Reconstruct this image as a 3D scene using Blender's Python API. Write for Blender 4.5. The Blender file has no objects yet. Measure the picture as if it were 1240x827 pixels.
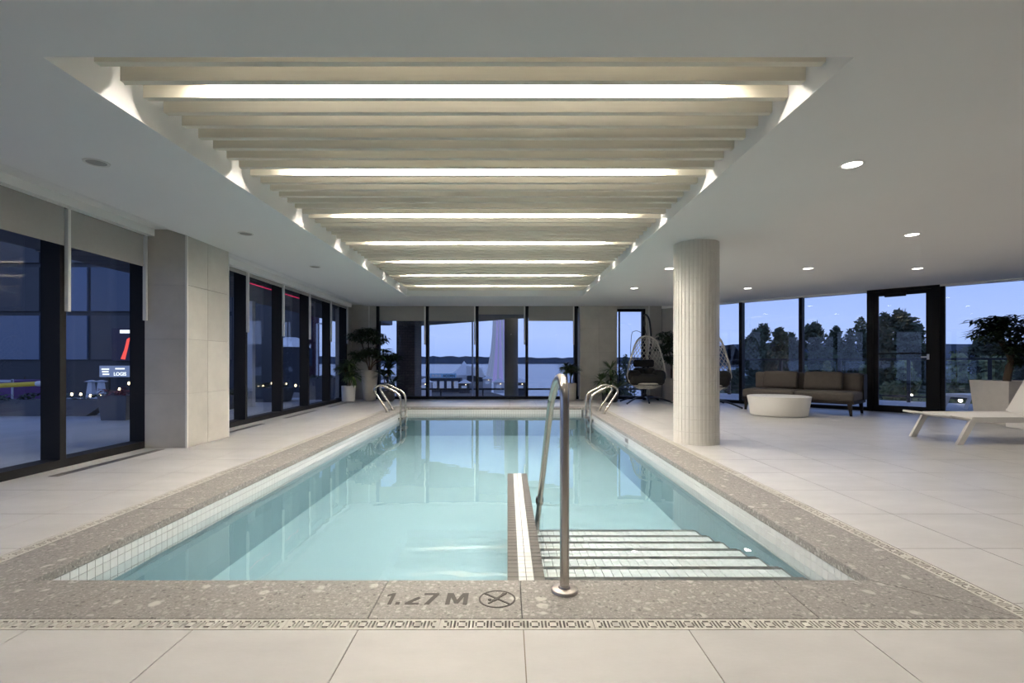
import bpy, bmesh, math, random
from mathutils import Vector, Matrix
R = math.radians
random.seed(7)
SC = bpy.context.scene
COL = SC.collection

# ------------------------------------------------------------------ camera, sky, exposure
EYE = 0.971                       # lens height above the deck
FPX = 611.0                       # focal length in pixels of a 1240 px wide frame
cd = bpy.data.cameras.new('camera')
cd.sensor_width = 36.0
cd.lens = 36.0 * FPX / 1240.0
cd.shift_x = (620 - 614.5) / 1240.0
cd.shift_y = (438.5 - 413.5) / 1240.0
cd.clip_end = 6000
cam = bpy.data.objects.new('camera', cd)
cam.location = (0, 0, EYE)
cam.rotation_euler = (R(90), 0, 0)
COL.objects.link(cam)
SC.camera = cam

SC.view_settings.view_transform = 'Standard'
SC.view_settings.look = 'None'
SC.view_settings.gamma = 1.0
SC.view_settings.use_curve_mapping = False
SC.view_settings.exposure = 0.0

w = bpy.data.worlds.new('dusk_sky'); SC.world = w
w.use_nodes = True
nt = w.node_tree; nt.nodes.clear()
tc = nt.nodes.new('ShaderNodeTexCoord'); sx = nt.nodes.new('ShaderNodeSeparateXYZ')
rp = nt.nodes.new('ShaderNodeValToRGB'); bg = nt.nodes.new('ShaderNodeBackground'); wo = nt.nodes.new('ShaderNodeOutputWorld')
nt.links.new(tc.outputs['Generated'], sx.inputs[0]); nt.links.new(sx.outputs['Z'], rp.inputs[0])
nt.links.new(rp.outputs[0], bg.inputs[0]); nt.links.new(bg.outputs[0], wo.inputs[0])
e = rp.color_ramp.elements
e[0].position = 0.0; e[0].color = (0.29, 0.41, 0.76, 1)
e[1].position = 1.0; e[1].color = (0.08, 0.12, 0.28, 1)
k = e.new(0.05); k.color = (0.36, 0.47, 0.82, 1)
k = e.new(0.16); k.color = (0.28, 0.40, 0.78, 1)
bg.inputs[1].default_value = 1.45

# ------------------------------------------------------------------ materials
M = {}
def _new(name):
    m = bpy.data.materials.new(name); m.use_nodes = True
    n = m.node_tree; b = n.nodes['Principled BSDF']
    M[name] = m
    return m, n, b
def mat(name, col, rough=0.5, metal=0.0, var=0.0, scale=3.0, bump=0.0, bscale=60.0, spec=0.5, stretch=None, rand=0.0):
    """plain procedural material: world-space noise gives colour variation and fine relief"""
    m, n, b = _new(name)
    b.inputs['Base Color'].default_value = (*col, 1); b.inputs['Roughness'].default_value = rough
    b.inputs['Metallic'].default_value = metal; b.inputs['Specular IOR Level'].default_value = spec
    g = n.nodes.new('ShaderNodeNewGeometry'); src = g.outputs['Position']
    if stretch:
        mp = n.nodes.new('ShaderNodeMapping'); mp.inputs['Scale'].default_value = stretch
        n.links.new(src, mp.inputs[0]); src = mp.outputs[0]
    if var > 0 or rand > 0:
        t = n.nodes.new('ShaderNodeTexNoise'); t.inputs['Scale'].default_value = scale
        t.inputs['Detail'].default_value = 6; t.inputs['Roughness'].default_value = 0.6
        n.links.new(src, t.inputs['Vector'])
        mr = n.nodes.new('ShaderNodeMapRange'); mr.inputs[1].default_value = .3; mr.inputs[2].default_value = .7
        mr.inputs[3].default_value = 1 - var; mr.inputs[4].default_value = 1 + var
        n.links.new(t.outputs[0], mr.inputs[0])
        fac = mr.outputs[0]
        if rand > 0:
            oi = n.nodes.new('ShaderNodeObjectInfo'); r2 = n.nodes.new('ShaderNodeMapRange')
            r2.inputs[3].default_value = 1 - rand; r2.inputs[4].default_value = 1 + rand
            n.links.new(oi.outputs['Random'], r2.inputs[0])
            mm = n.nodes.new('ShaderNodeMath'); mm.operation = 'MULTIPLY'
            n.links.new(fac, mm.inputs[0]); n.links.new(r2.outputs[0], mm.inputs[1]); fac = mm.outputs[0]
        vm = n.nodes.new('ShaderNodeVectorMath'); vm.operation = 'SCALE'; vm.inputs[0].default_value = col
        n.links.new(fac, vm.inputs['Scale']); n.links.new(vm.outputs[0], b.inputs['Base Color'])
    if bump > 0:
        t2 = n.nodes.new('ShaderNodeTexNoise'); t2.inputs['Scale'].default_value = bscale; t2.inputs['Detail'].default_value = 4
        n.links.new(src, t2.inputs['Vector'])
        bp = n.nodes.new('ShaderNodeBump'); bp.inputs['Strength'].default_value = bump; bp.inputs['Distance'].default_value = 0.01
        n.links.new(t2.outputs[0], bp.inputs['Height']); n.links.new(bp.outputs[0], b.inputs['Normal'])
    return m
def emit(name, col, strength):
    m, n, b = _new(name)
    b.inputs['Base Color'].default_value = (0, 0, 0, 1)
    b.inputs['Emission Color'].default_value = (*col, 1); b.inputs['Emission Strength'].default_value = strength
    return m
def schlick(n, f0, normal=None):
    lw = n.nodes.new('ShaderNodeLayerWeight'); lw.inputs[0].default_value = 0.5
    if normal: n.links.new(normal, lw.inputs['Normal'])
    p = n.nodes.new('ShaderNodeMath'); p.operation = 'POWER'; p.inputs[1].default_value = 5
    n.links.new(lw.outputs['Facing'], p.inputs[0])
    a = n.nodes.new('ShaderNodeMath'); a.operation = 'MULTIPLY_ADD'; a.inputs[1].default_value = 1 - f0; a.inputs[2].default_value = f0
    n.links.new(p.outputs[0], a.inputs[0])
    return a.outputs[0]
def clear(name, tint, f0, rough=0.0, bump=None):
    m = bpy.data.materials.new(name); m.use_nodes = True; M[name] = m
    n = m.node_tree; n.nodes.clear()
    tr = n.nodes.new('ShaderNodeBsdfTransparent'); tr.inputs[0].default_value = (*tint, 1)
    gl = n.nodes.new('ShaderNodeBsdfGlossy'); gl.inputs['Roughness'].default_value = rough
    mx = n.nodes.new('ShaderNodeMixShader'); out = n.nodes.new('ShaderNodeOutputMaterial')
    nor = None
    if bump:
        g = n.nodes.new('ShaderNodeNewGeometry')
        t = n.nodes.new('ShaderNodeTexNoise'); t.inputs['Scale'].default_value = bump[1]; t.inputs['Detail'].default_value = 2
        n.links.new(g.outputs['Position'], t.inputs['Vector'])
        bp = n.nodes.new('ShaderNodeBump'); bp.inputs['Strength'].default_value = bump[0]; bp.inputs['Distance'].default_value = bump[2]
        n.links.new(t.outputs[0], bp.inputs['Height']); nor = bp.outputs[0]; n.links.new(nor, gl.inputs['Normal'])
    n.links.new(schlick(n, f0, nor), mx.inputs[0]); n.links.new(tr.outputs[0], mx.inputs[1]); n.links.new(gl.outputs[0], mx.inputs[2])
    n.links.new(mx.outputs[0], out.inputs[0])
    return m
def terrazzo(name):
    m, n, b = _new(name)
    g = n.nodes.new('ShaderNodeNewGeometry')
    nz = n.nodes.new('ShaderNodeTexNoise'); nz.inputs['Scale'].default_value = 18; nz.inputs['Detail'].default_value = 5
    n.links.new(g.outputs['Position'], nz.inputs['Vector'])
    ds = n.nodes.new('ShaderNodeVectorMath'); ds.operation = 'MULTIPLY_ADD'; ds.inputs[1].default_value = (.05, .05, .05)
    n.links.new(nz.outputs['Color'], ds.inputs[0]); n.links.new(g.outputs['Position'], ds.inputs[2])
    cols = None
    base = n.nodes.new('ShaderNodeValToRGB'); base.color_ramp.elements[0].position = .3; base.color_ramp.elements[1].position = .72
    base.color_ramp.elements[0].color = (.125, .116, .108, 1); base.color_ramp.elements[1].color = (.305, .284, .264, 1)
    n2 = n.nodes.new('ShaderNodeTexNoise'); n2.inputs['Scale'].default_value = 70; n2.inputs['Detail'].default_value = 8; n2.inputs['Roughness'].default_value = .75
    n.links.new(g.outputs['Position'], n2.inputs['Vector']); n.links.new(n2.outputs[0], base.inputs[0])
    cols = base.outputs[0]
    for sc, lo, hi, c in ((18, .88, .96, (.43, .405, .38)), (40, .62, .80, (.36, .335, .312)), (95, .55, .70, (.33, .308, .287)), (55, .80, .90, (.115, .107, .10))):
        v = n.nodes.new('ShaderNodeTexVoronoi'); v.inputs['Scale'].default_value = sc
        n.links.new(ds.outputs[0], v.inputs['Vector'])
        sp = n.nodes.new('ShaderNodeSeparateColor'); n.links.new(v.outputs['Color'], sp.inputs[0])
        mr = n.nodes.new('ShaderNodeMapRange'); mr.inputs[1].default_value = lo; mr.inputs[2].default_value = hi
        n.links.new(sp.outputs[0], mr.inputs[0])
        d = n.nodes.new('ShaderNodeMapRange'); d.inputs[1].default_value = .45; d.inputs[2].default_value = .30
        n.links.new(v.outputs['Distance'], d.inputs[0])
        mu = n.nodes.new('ShaderNodeMath'); mu.operation = 'MULTIPLY'; n.links.new(mr.outputs[0], mu.inputs[0]); n.links.new(d.outputs[0], mu.inputs[1])
        mx = n.nodes.new('ShaderNodeMix'); mx.data_type = 'RGBA'; mx.inputs[7].default_value = (*c, 1)
        n.links.new(mu.outputs[0], mx.inputs[0]); n.links.new(cols, mx.inputs[6]); cols = mx.outputs[2]
    n.links.new(cols, b.inputs['Base Color']); b.inputs['Roughness'].default_value = .5
    return m
def brickmat(name, c1, c2, mortar, scale, rot=(0, 0, 0)):
    m, n, b = _new(name)
    g = n.nodes.new('ShaderNodeNewGeometry'); mp = n.nodes.new('ShaderNodeMapping'); mp.inputs['Rotation'].default_value = rot
    br = n.nodes.new('ShaderNodeTexBrick'); br.inputs['Scale'].default_value = scale
    br.inputs['Color1'].default_value = (*c1, 1); br.inputs['Color2'].default_value = (*c2, 1); br.inputs['Mortar'].default_value = (*mortar, 1)
    n.links.new(g.outputs['Position'], mp.inputs[0]); n.links.new(mp.outputs[0], br.inputs['Vector'])
    n.links.new(br.outputs[0], b.inputs['Base Color']); b.inputs['Roughness'].default_value = .8
    return m

mat('floor_tile', (.475, .46, .445), .34, var=.085, scale=1.9, bump=.03, bscale=40, stretch=(1, 2.2, 1), rand=.02)
mat('grout', (.20, .17, .13), .8)
terrazzo('terrazzo')
mat('grate_plastic', (.46, .44, .395), .45, var=.05, scale=8)
mat('channel_dark', (.05, .042, .03), .8)
mat('white_tile', (.62, .635, .63), .18, rand=.03, var=.02, scale=5)
mat('dark_tile', (.085, .078, .072), .35, rand=.05, var=.05)
mat('tile_grout', (.15, .16, .16), .8)
mat('pool_plaster', (.235, .352, .39), .6, var=.03, scale=1.2)
mat('ceiling_paint', (.88, .87, .85), .75, var=.01, scale=1)
mat('wall_paint', (.72, .70, .67), .75)
mat('slat_wood', (.80, .75, .635), .55, var=.05, scale=6, stretch=(.3, 6, 6))
mat('stone_tile', (.47, .445, .40), .45, var=.10, scale=2.6, rand=.05)
mat('stone_joint', (.26, .25, .23), .8)
mat('edge_trim', (.75, .74, .70), .35)
mat('column_tile', (.64, .615, .56), .30, var=.03, scale=6)
mat('column_grout', (.54, .515, .465), .8)
mat('frame_black', (.008, .008, .009), .6, spec=.2)
mat('blind_fabric', (.33, .32, .30), .9, var=.02, scale=30, bump=.1, bscale=500)
mat('blind_white', (.72, .71, .68), .4)
mat('steel', (.60, .56, .51), .27, metal=1, var=.06, scale=6)
mat('steel_brushed', (.50, .46, .42), .42, metal=1, var=.08, scale=12)
mat('steel_dark', (.30, .28, .26), .3, metal=1)
mat('vent_metal', (.16, .155, .16), .5, metal=.3)
mat('pot_white', (.72, .70, .66), .5, var=.02)
mat('pot_stone', (.56, .52, .46), .7, var=.06, scale=6)
mat('pot_dark', (.03, .03, .03), .6)
mat('soil', (.03, .022, .015), .95, bump=.5)
mat('bark', (.09, .06, .035), .85, bump=.4, bscale=80)
mat('leaf', (.030, .055, .022), .45, var=.25, scale=8)
mat('leaf_palm', (.075, .115, .040), .45, var=.25, scale=8)
mat('rattan', (.62, .58, .51), .6, var=.08, scale=20)
mat('cushion_black', (.008, .0075, .007), .9, bump=.15, bscale=200)
mat('stand_black', (.012, .012, .012), .4)
mat('sofa_fabric', (.085, .072, .062), .9, var=.08, scale=12, bump=.2, bscale=300)
mat('pillow_fabric', (.072, .060, .051), .9, var=.08, scale=12, bump=.2, bscale=300)
mat('sofa_wood', (.020, .015, .012), .6, spec=.2)
mat('table_white', (.74, .71, .65), .5, var=.02)
mat('lounger_white', (.78, .75, .70), .45)
mat('lounger_sling', (.72, .69, .65), .75, bump=.1, bscale=400)
mat('marking', (.028, .022, .018), .6)
mat('alu', (.55, .55, .55), .3, metal=1)
clear('glass', (.93, .95, .97), .035)
clear('pool_water', (.90, .96, .98), .022, rough=.0, bump=(.05, 3.0, .02))
emit('led_warm', (1.0, .92, .81), 175)
emit('added_fill_glow', (1.0, .93, .83), 19)  # added glow that brightens the slats from above
emit('lamp_lens', (1.0, .93, .82), 14)
emit('bulb', (1.0, .78, .45), 9)
emit('red_led', (1.0, .02, .12), 1.3)

# ------------------------------------------------------------------ geometry helpers
def wm(o):
    b = o.matrix_basis
    return wm(o.parent) @ o.matrix_parent_inverse @ b if o.parent else b.copy()
class MB:
    """collects shapes; build() links them as ONE mesh object"""
    def __init__(s, T=None): s.v = []; s.f = []; s.T = T
    def add(s, vs, fs):
        k = len(s.v)
        s.v += [tuple(s.T @ Vector(p)) if s.T else tuple(p) for p in vs]
        s.f += [tuple(i + k for i in f) for f in fs]
        return s
    def box(s, x0, x1, y0, y1, z0, z1):
        x0, x1 = sorted((x0, x1)); y0, y1 = sorted((y0, y1)); z0, z1 = sorted((z0, z1))
        return s.add([(x0,y0,z0),(x1,y0,z0),(x1,y1,z0),(x0,y1,z0),(x0,y0,z1),(x1,y0,z1),(x1,y1,z1),(x0,y1,z1)],
                     [(0,3,2,1),(4,5,6,7),(0,1,5,4),(1,2,6,5),(2,3,7,6),(3,0,4,7)])
    def prism(s, poly, z0, z1):
        a = sum(poly[i][0]*poly[(i+1)%len(poly)][1]-poly[(i+1)%len(poly)][0]*poly[i][1] for i in range(len(poly)))
        if a < 0: poly = poly[::-1]
        n = len(poly)
        return s.add([(p[0],p[1],z0) for p in poly]+[(p[0],p[1],z1) for p in poly],
                     [tuple(range(n-1,-1,-1)), tuple(range(n,2*n))]+[(i,(i+1)%n,n+(i+1)%n,n+i) for i in range(n)])
    def rbox(s, x0, x1, y0, y1, z0, z1, r=.03, n=3, puff=0.0):
        """rounded box (cushion): superellipsoid-like grid"""
        bm = bmesh.new(); bmesh.ops.create_cube(bm, size=1)
        bmesh.ops.scale(bm, vec=(x1-x0, y1-y0, z1-z0), verts=bm.verts)
        bmesh.ops.bevel(bm, geom=list(bm.edges), offset=r, segments=n, affect='EDGES', profile=.5)
        if puff:
            bmesh.ops.subdivide_edges(bm, edges=[e for e in bm.edges if e.calc_length() > 2.2*r], cuts=5, use_grid_fill=True)
            hx, hy, hz = (x1-x0)/2, (y1-y0)/2, (z1-z0)/2
            for v in bm.verts:
                a = [1-(abs(v.co.x)/hx)**2, 1-(abs(v.co.y)/hy)**2, 1-(abs(v.co.z)/hz)**2]
                a = [max(0, q) for q in a]
                m = min((hx,0),(hy,1),(hz,2))[1]
                o = [q for i, q in enumerate(a) if i != m]
                v.co[m] += (1 if v.co[m] > 0 else -1)*puff*(o[0]*o[1])**.5*(abs(v.co[m])/(hx,hy,hz)[m])
        bmesh.ops.translate(bm, vec=((x0+x1)/2,(y0+y1)/2,(z0+z1)/2), verts=bm.verts)
        bm.verts.index_update()
        s.add([v.co.copy() for v in bm.verts], [tuple(v.index for v in f.verts) for f in bm.faces]); bm.free()
        return s
    def tube(s, pts, r, n=8, caps=True):
        pts = [Vector(p) for p in pts]; rs = r if isinstance(r, (list, tuple)) else [r]*len(pts)
        vs = []; fs = []; up = None
        for i, p in enumerate(pts):
            t = (pts[min(i+1,len(pts)-1)] - pts[max(i-1,0)]).normalized()
            if up is None: up = t.orthogonal().normalized()
            else:
                up = (up - t*up.dot(t)); up = up.normalized() if up.length > 1e-6 else t.orthogonal().normalized()
            b = t.cross(up)
            for k in range(n):
                a = 2*math.pi*k/n; vs.append(p + (up*math.cos(a)+b*math.sin(a))*rs[i])
        for i in range(len(pts)-1):
            for k in range(n):
                fs.append((i*n+k, i*n+(k+1)%n, (i+1)*n+(k+1)%n, (i+1)*n+k))
        if caps:
            fs.append(tuple(range(n-1,-1,-1))); fs.append(tuple(range((len(pts)-1)*n, len(pts)*n)))
        return s.add(vs, fs)
    def lathe(s, prof, n=32, c=(0,0,0), sx=1, sy=1):
        vs = []; fs = []
        for (r, z) in prof:
            for k in range(n):
                a = 2*math.pi*k/n; vs.append((c[0]+sx*r*math.cos(a), c[1]+sy*r*math.sin(a), c[2]+z))
        for i in range(len(prof)-1):
            for k in range(n):
                fs.append((i*n+k, i*n+(k+1)%n, (i+1)*n+(k+1)%n, (i+1)*n+k))
        if prof[0][0] > 1e-5: fs.append(tuple(range(n-1,-1,-1)))
        if prof[-1][0] > 1e-5: fs.append(tuple(range((len(prof)-1)*n, len(prof)*n)))
        return s.add(vs, fs)
    def mesh(s, name, m, smooth=False):
        me = bpy.data.meshes.new(name); me.from_pydata(s.v, [], s.f); me.update()
        if m: me.materials.append(M[m])
        if smooth:
            me.polygons.foreach_set('use_smooth', [True]*len(me.polygons))
            try: me.set_sharp_from_angle(angle=R(45))
            except Exception: pass
        return me
    def build(s, name, m, parent=None, smooth=False, local=False):
        return link(name, s.mesh(name, m, smooth), parent, local)
def link(name, me, parent=None, local=False):
    o = bpy.data.objects.new(name, me); COL.objects.link(o)
    if parent:
        o.parent = parent
        if not local: o.matrix_parent_inverse = wm(parent).inverted()
    return o
def tag(o, label=None, cat=None, group=None, kind=None):
    if label: o['label'] = label
    if cat: o['category'] = cat
    if group: o['group'] = group
    if kind: o['kind'] = kind
    return o
def thing(name, label, cat, loc=(0,0,0), rz=0, group=None):
    o = bpy.data.objects.new(name, None); COL.objects.link(o); o.empty_display_size = .1
    o.location = loc; o.rotation_euler = (0,0,rz)
    o.matrix_basis = Matrix.Translation(loc) @ Matrix.Rotation(rz, 4, 'Z')
    return tag(o, label, cat, group)
def struct(name, label=None, cat=None):
    o = bpy.data.objects.new(name, None); COL.objects.link(o); o.empty_display_size = .1
    return tag(o, label, cat, None, 'structure')
def dup(root, loc, rz, label, group=None):
    r = root.copy(); COL.objects.link(r); r.matrix_basis = Matrix.Translation(loc) @ Matrix.Rotation(rz, 4, 'Z')
    r['label'] = label
    if group: r['group'] = group
    for ch in list(root.children):
        c = ch.copy(); COL.objects.link(c); c.parent = r; c.matrix_parent_inverse = ch.matrix_parent_inverse
        for g in list(ch.children):
            d = g.copy(); COL.objects.link(d); d.parent = c; d.matrix_parent_inverse = g.matrix_parent_inverse
    return r
def clip(poly, a, b, c):                         # keep a*x+b*y <= c
    out = []
    for i in range(len(poly)):
        p, q = poly[i], poly[(i+1)%len(poly)]
        dp, dq = a*p[0]+b*p[1]-c, a*q[0]+b*q[1]-c
        if dp <= 1e-9: out.append(p)
        if dp*dq < -1e-12:
            t = dp/(dp-dq); out.append((p[0]+t*(q[0]-p[0]), p[1]+t*(q[1]-p[1])))
    return out
def rect(x0, x1, y0, y1): return [(x0,y0),(x1,y0),(x1,y1),(x0,y1)]
def minus(r, h):                                 # rectangle r minus rectangle h -> rectangles
    x0,x1,y0,y1 = r; a0,a1,b0,b1 = h
    if a0 >= x1 or a1 <= x0 or b0 >= y1 or b1 <= y0: return [r]
    out = []
    if y0 < b0: out.append((x0,x1,y0,b0))
    if y1 > b1: out.append((x0,x1,b1,y1))
    m0, m1 = max(y0,b0), min(y1,b1)
    if x0 < a0: out.append((x0,a0,m0,m1))
    if x1 > a1: out.append((a1,x1,m0,m1))
    return out
def bez(pts, n=8):
    """Catmull-Rom through points"""
    P = [Vector(p) for p in pts]; out = []
    for i in range(len(P)-1):
        p0, p1, p2, p3 = P[max(i-1,0)], P[i], P[i+1], P[min(i+2,len(P)-1)]
        for k in range(n):
            t = k/n
            out.append(.5*((2*p1)+(p2-p0)*t+(2*p0-5*p1+4*p2-p3)*t*t+(3*p1-p0-3*p2+p3)*t**3))
    out.append(P[-1]); return out
def fillet(pts, r, n=6):
    P = [Vector(p) for p in pts]; out = [P[0]]
    for i in range(1, len(P)-1):
        a, b, c = P[i-1], P[i], P[i+1]
        d1, d2 = (a-b).normalized(), (c-b).normalized()
        rr = min(r, (a-b).length*.49, (c-b).length*.49)
        s, e = b+d1*rr, b+d2*rr
        for k in range(n+1):
            t = k/n; out.append((1-t)**2*s+2*t*(1-t)*b+t*t*e)
    out.append(P[-1]); return out
def px(x, y, D):                                 # a point seen at (x, y) in the photograph, D metres ahead
    return Vector(((x-614.5)*D/FPX, D, EYE+(438.5-y)*D/FPX))

# ------------------------------------------------------------------ the room: main dimensions
H = 2.40                                         # main ceiling
HP = 2.472                                       # raised strip along left and back windows
PX0, PX1, PY0, PY1 = -2.12, 1.617, 2.249, 10.75  # pool opening
CW, GW = .337, .08                               # coping width, grate width
GX0, GX1, GY0, GY1 = PX0-CW-GW, PX1+CW+GW, PY0-CW-GW, PY1+CW+GW
XL, YB, DG = -4.10, 13.24, 17.30                 # inner plane of left windows, back wall, diagonal wall X+Y
S2 = math.sqrt(.5)
ZW = -.135                                       # water level
DT = Matrix(((S2, S2, 0, 4.06), (-S2, S2, 0, 13.24), (0, 0, 1, 0), (0, 0, 0, 1)))   # (s along, n outward, z) of the diagonal wall

# --- floor with its tiles
floor = MB()
for r in minus((-4.4, 11.6, -2.6, 13.5), (GX0, GX1, GY0, GY1)):
    p = clip(rect(*r), 1, 1, DG+.12)
    if len(p) > 2: floor.prism(p, -.20, -.004)
floor = floor.build('floor', 'grout'); tag(floor, 'pale beige large-format porcelain tile floor around the pool', 'floor', kind='structure')
T = .60; g = .002
xs = [.058+T*i for i in range(-7, 20)]; ys = [.83+T*j for j in range(-6, 22)]
full = MB().box(-T/2+g, T/2-g, -T/2+g, T/2-g, -.010, 0).mesh('tile', 'floor_tile')
cells = []
for x in xs:
    for y in ys:
        c = (max(x, -4.12)+g, x+T-g, y+g, min(y+T, YB+.05)-g)
        if c[1]-c[0] < .02 or c[3]-c[2] < .02: continue
        ps = []
        for r in minus(c, (GX0-.003, GX1+.003, GY0-.003, GY1+.003)):
            if r[1]-r[0] < .012 or r[3]-r[2] < .012: continue
            p = clip(rect(*r), 1, 1, DG+.1)
            if len(p) > 2: ps.append(p)
        if not ps: continue
        whole = len(ps) == 1 and len(ps[0]) == 4 and abs(c[1]-c[0]-T+2*g) < 1e-6 and ps[0][0][0] == c[0] and ps[0][2] == (c[1], c[3])
        cy = y+T/2; cx = x+T/2
        vis = cy+T/2 > 1.25 and abs(cx)-T/2 < (cy+T/2)*1.03
        cells.append((0 if vis else 1, cy, whole, cx, ps))
cells.sort(key=lambda t: (t[0], t[1]))
rest = MB()
for i, (h, cy, whole, cx, ps) in enumerate(cells):
    if i < 290 and h == 0:
        if whole:
            o = link('tile', full, floor); o.matrix_basis = Matrix.Translation((cx, cy, 0))
        else:
            b = MB()
            for p in ps: b.prism(p, -.010, 0)
            b.build('tile', 'floor_tile', floor)
    else:
        for p in ps: rest.prism(p, -.010, 0)
tag(rest.build('far_tiles', 'floor_tile', floor), 'remaining pale floor tiles', kind='stuff')

# --- pool coping, slab by slab
cop = struct('pool_coping', 'speckled grey stone coping framing the pool', 'coping')
Z0 = -.045
def slab(poly):
    o = MB().prism(poly, Z0, 0).build('coping_slab', 'terrazzo', cop)
    bv = o.modifiers.new('edge', 'BEVEL'); bv.width = .003; bv.segments = 2
    return o
cg = .0012
cx0, cx1, cy0, cy1 = PX0-CW, PX1+CW, PY0-CW, PY1+CW
fj = [-1.70, -.53, .056, 1.184]
slab([(cx0, cy0), (fj[0]-cg, cy0), (fj[0]-cg, PY0), (PX0, PY0)])
mark_slab = None
for a, b in zip(fj[:-1], fj[1:]):
    s_ = slab(rect(a+cg, b-cg, cy0, PY0))
    if a == -.53: mark_slab = s_
slab([(fj[-1]+cg, cy0), (cx1, cy0), (PX1, PY0), (fj[-1]+cg, PY0)])
sj = [PY0+1.1+1.2*i for i in range(7)]
for sgn, xi, xo in ((-1, PX0, cx0), (1, PX1, cx1)):
    slab([(xo, cy0+.002), (xi, PY0+.002), (xi, sj[0]-cg), (xo, sj[0]-cg)])
    for a, b in zip(sj[:-1], sj[1:]): slab(rect(min(xi,xo), max(xi,xo), a+cg, b-cg))
    slab([(xo, sj[-1]+cg), (xi, sj[-1]+cg), (xi, PY1-.002), (xo, cy1-.002)])
bj = [-1.70+1.2*i for i in range(3)]
slab([(cx0, cy1), (PX0, PY1), (bj[0]-cg, PY1), (bj[0]-cg, cy1)])
for a, b in zip(bj[:-1], bj[1:]): slab(rect(a+cg, b-cg, PY1, cy1))
slab([(bj[-1]+cg, PY1), (PX1, PY1), (cx1, cy1), (bj[-1]+cg, cy1)])

# --- perimeter drain: dark channel and lift-out grate sections
drain = struct('drain_channel', 'beige slotted overflow grate running around the coping', 'drain')
ch = MB()
for r in ((GX0, GX1, GY0, cy0), (GX0, GX1, cy1, GY1), (GX0, cx0, cy0, cy1), (cx1, GX1, cy0, cy1)):
    ch.box(*r, -.10, -.030)
ch.build('channel', 'channel_dark', drain)
def grate_mesh(L):
    """plate with punched slots: raster of cells, filled ones extruded"""
    b = MB(); W = GW-.006; U = .068; nu = max(1, round((L-.03)/U)); U = (L-.03)/nu
    cxs = [-.034, -.0225, -.0215, -.0155, -.0105, -.0035, .0035, .0105, .0155, .0215, .0225, .034]
    rys = [-W/2, -.024, -.013, -.007, .007, .013, .024, W/2]
    sx_ = U/.068
    for u in range(nu):
        x0 = -L/2+.015+U*(u+.5); last = u in (0, nu-1)
        for i in range(len(cxs)-1):
            for j in range(len(rys)-1):
                a, c = cxs[i], cxs[i+1]; mid = (a+c)/2; slot = False
                if .0035 < abs(mid) < .0105 and 1 <= j <= 5: slot = True
                if .0155 <= abs(mid) <= .0215 and j in (2, 3, 4): slot = True
                if abs(mid) > .0225 and j in (1, 5): slot = True
                if not slot: b.box(x0+a*sx_, x0+c*sx_, rys[j], rys[j+1], -.028, -.001)
    b.box(-L/2+.001, -L/2+.015, -W/2, W/2, -.028, -.001); b.box(L/2-.015, L/2-.001, -W/2, W/2, -.028, -.001)
    return b.mesh('grate_section', 'grate_plastic')
def grates(p, q, alongx):
    L = abs(q-p); n = round(L/.6); l = L/n; me = grate_mesh(l)
    return [(p+(i+.5)*l*(1 if q > p else -1), me) for i in range(n)]
for yc in ((GY0+cy0)/2, (GY1+cy1)/2):
    for x, me in grates(GX0, GX1, True):
        link('grate_section', me, drain).matrix_basis = Matrix.Translation((x, yc, 0))
for xc in ((GX0+cx0)/2, (GX1+cx1)/2):
    for y, me in grates(cy0, cy1, False):
        link('grate_section', me, drain).matrix_basis = Matrix.Translation((xc, y, 0)) @ Matrix.Rotation(R(90), 4, 'Z')

# --- pool basin
ZF = -.60
basin = struct('pool_basin', 'pale turquoise pool basin lined with plaster and white mosaic', 'pool')
pb = MB()
pb.box(PX0-.3, PX1+.3, PY0-.3, PY1+.3, ZF-.15, ZF)
pb.build('pool_floor', 'pool_plaster', basin)
WT = .02                                          # mosaic plane: basin wall face sits a little behind the coping edge
wl = MB()
wl.box(PX0-.3, PX0-WT, PY0-.3, PY1+.3, ZF, Z0-.001); wl.box(PX1+WT, PX1+.3, PY0-.3, PY1+.3, ZF, Z0-.001)
wl.box(PX0-WT, PX1+WT, PY0-.3, PY0-WT, ZF, Z0-.001); wl.box(PX0-WT, PX1+WT, PY1+WT, PY1+.3, ZF, Z0-.001)
wl.build('pool_wall', 'pool_plaster', basin)
gr = MB()                                         # grout bed behind the waterline mosaic
for r in ((PX0-WT-.001, PX0-.008, PY0, PY1), (PX1+.008, PX1+WT+.001, PY0, PY1), (PX0, PX1, PY1+.008, PY1+WT+.001), (PX0, PX1, PY0-WT-.001, PY0-.008)):
    gr.box(*r, -.20, Z0-.0005)
gr.build('mosaic_bed', 'tile_grout', basin)
tg = .0016; TS = .05
rows = [(-.0865, -.0455), (-.1365, -.0865), (-.1865, -.1365), (-.20, -.1865)]
far = MB(); near = {}
for (z0, z1) in rows:
    for sx_, xf in ((-1, PX0), (1, PX1)):
        for i in range(int((PY1-PY0)/TS)):
            y0 = PY0+i*TS
            a, b_ = (xf-.010, xf-.003) if sx_ < 0 else (xf+.003, xf+.010)
            if y0 < 3.6 and z0 > -.19:
                key = (sx_, z0)
                if key not in near: near[key] = MB().box(a, b_, tg, TS-tg, z0+tg, z1-tg).mesh('mosaic_tile', 'white_tile')
                link('mosaic_tile', near[key], basin).matrix_basis = Matrix.Translation((0, y0, 0))
            else: far.box(a, b_, y0+tg, y0+TS-tg, z0+tg, z1-tg)
    for i in range(int((PX1-PX0)/TS)):
        x0 = PX0+i*TS
        far.box(x0+tg, x0+TS-tg, PY1+.003, PY1+.010, z0+tg, z1-tg)
        far.box(x0+tg, x0+TS-tg, PY0-.010, PY0-.003, z0+tg, z1-tg)
tag(far.build('waterline_mosaic', 'white_tile', basin), kind='stuff')
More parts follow.
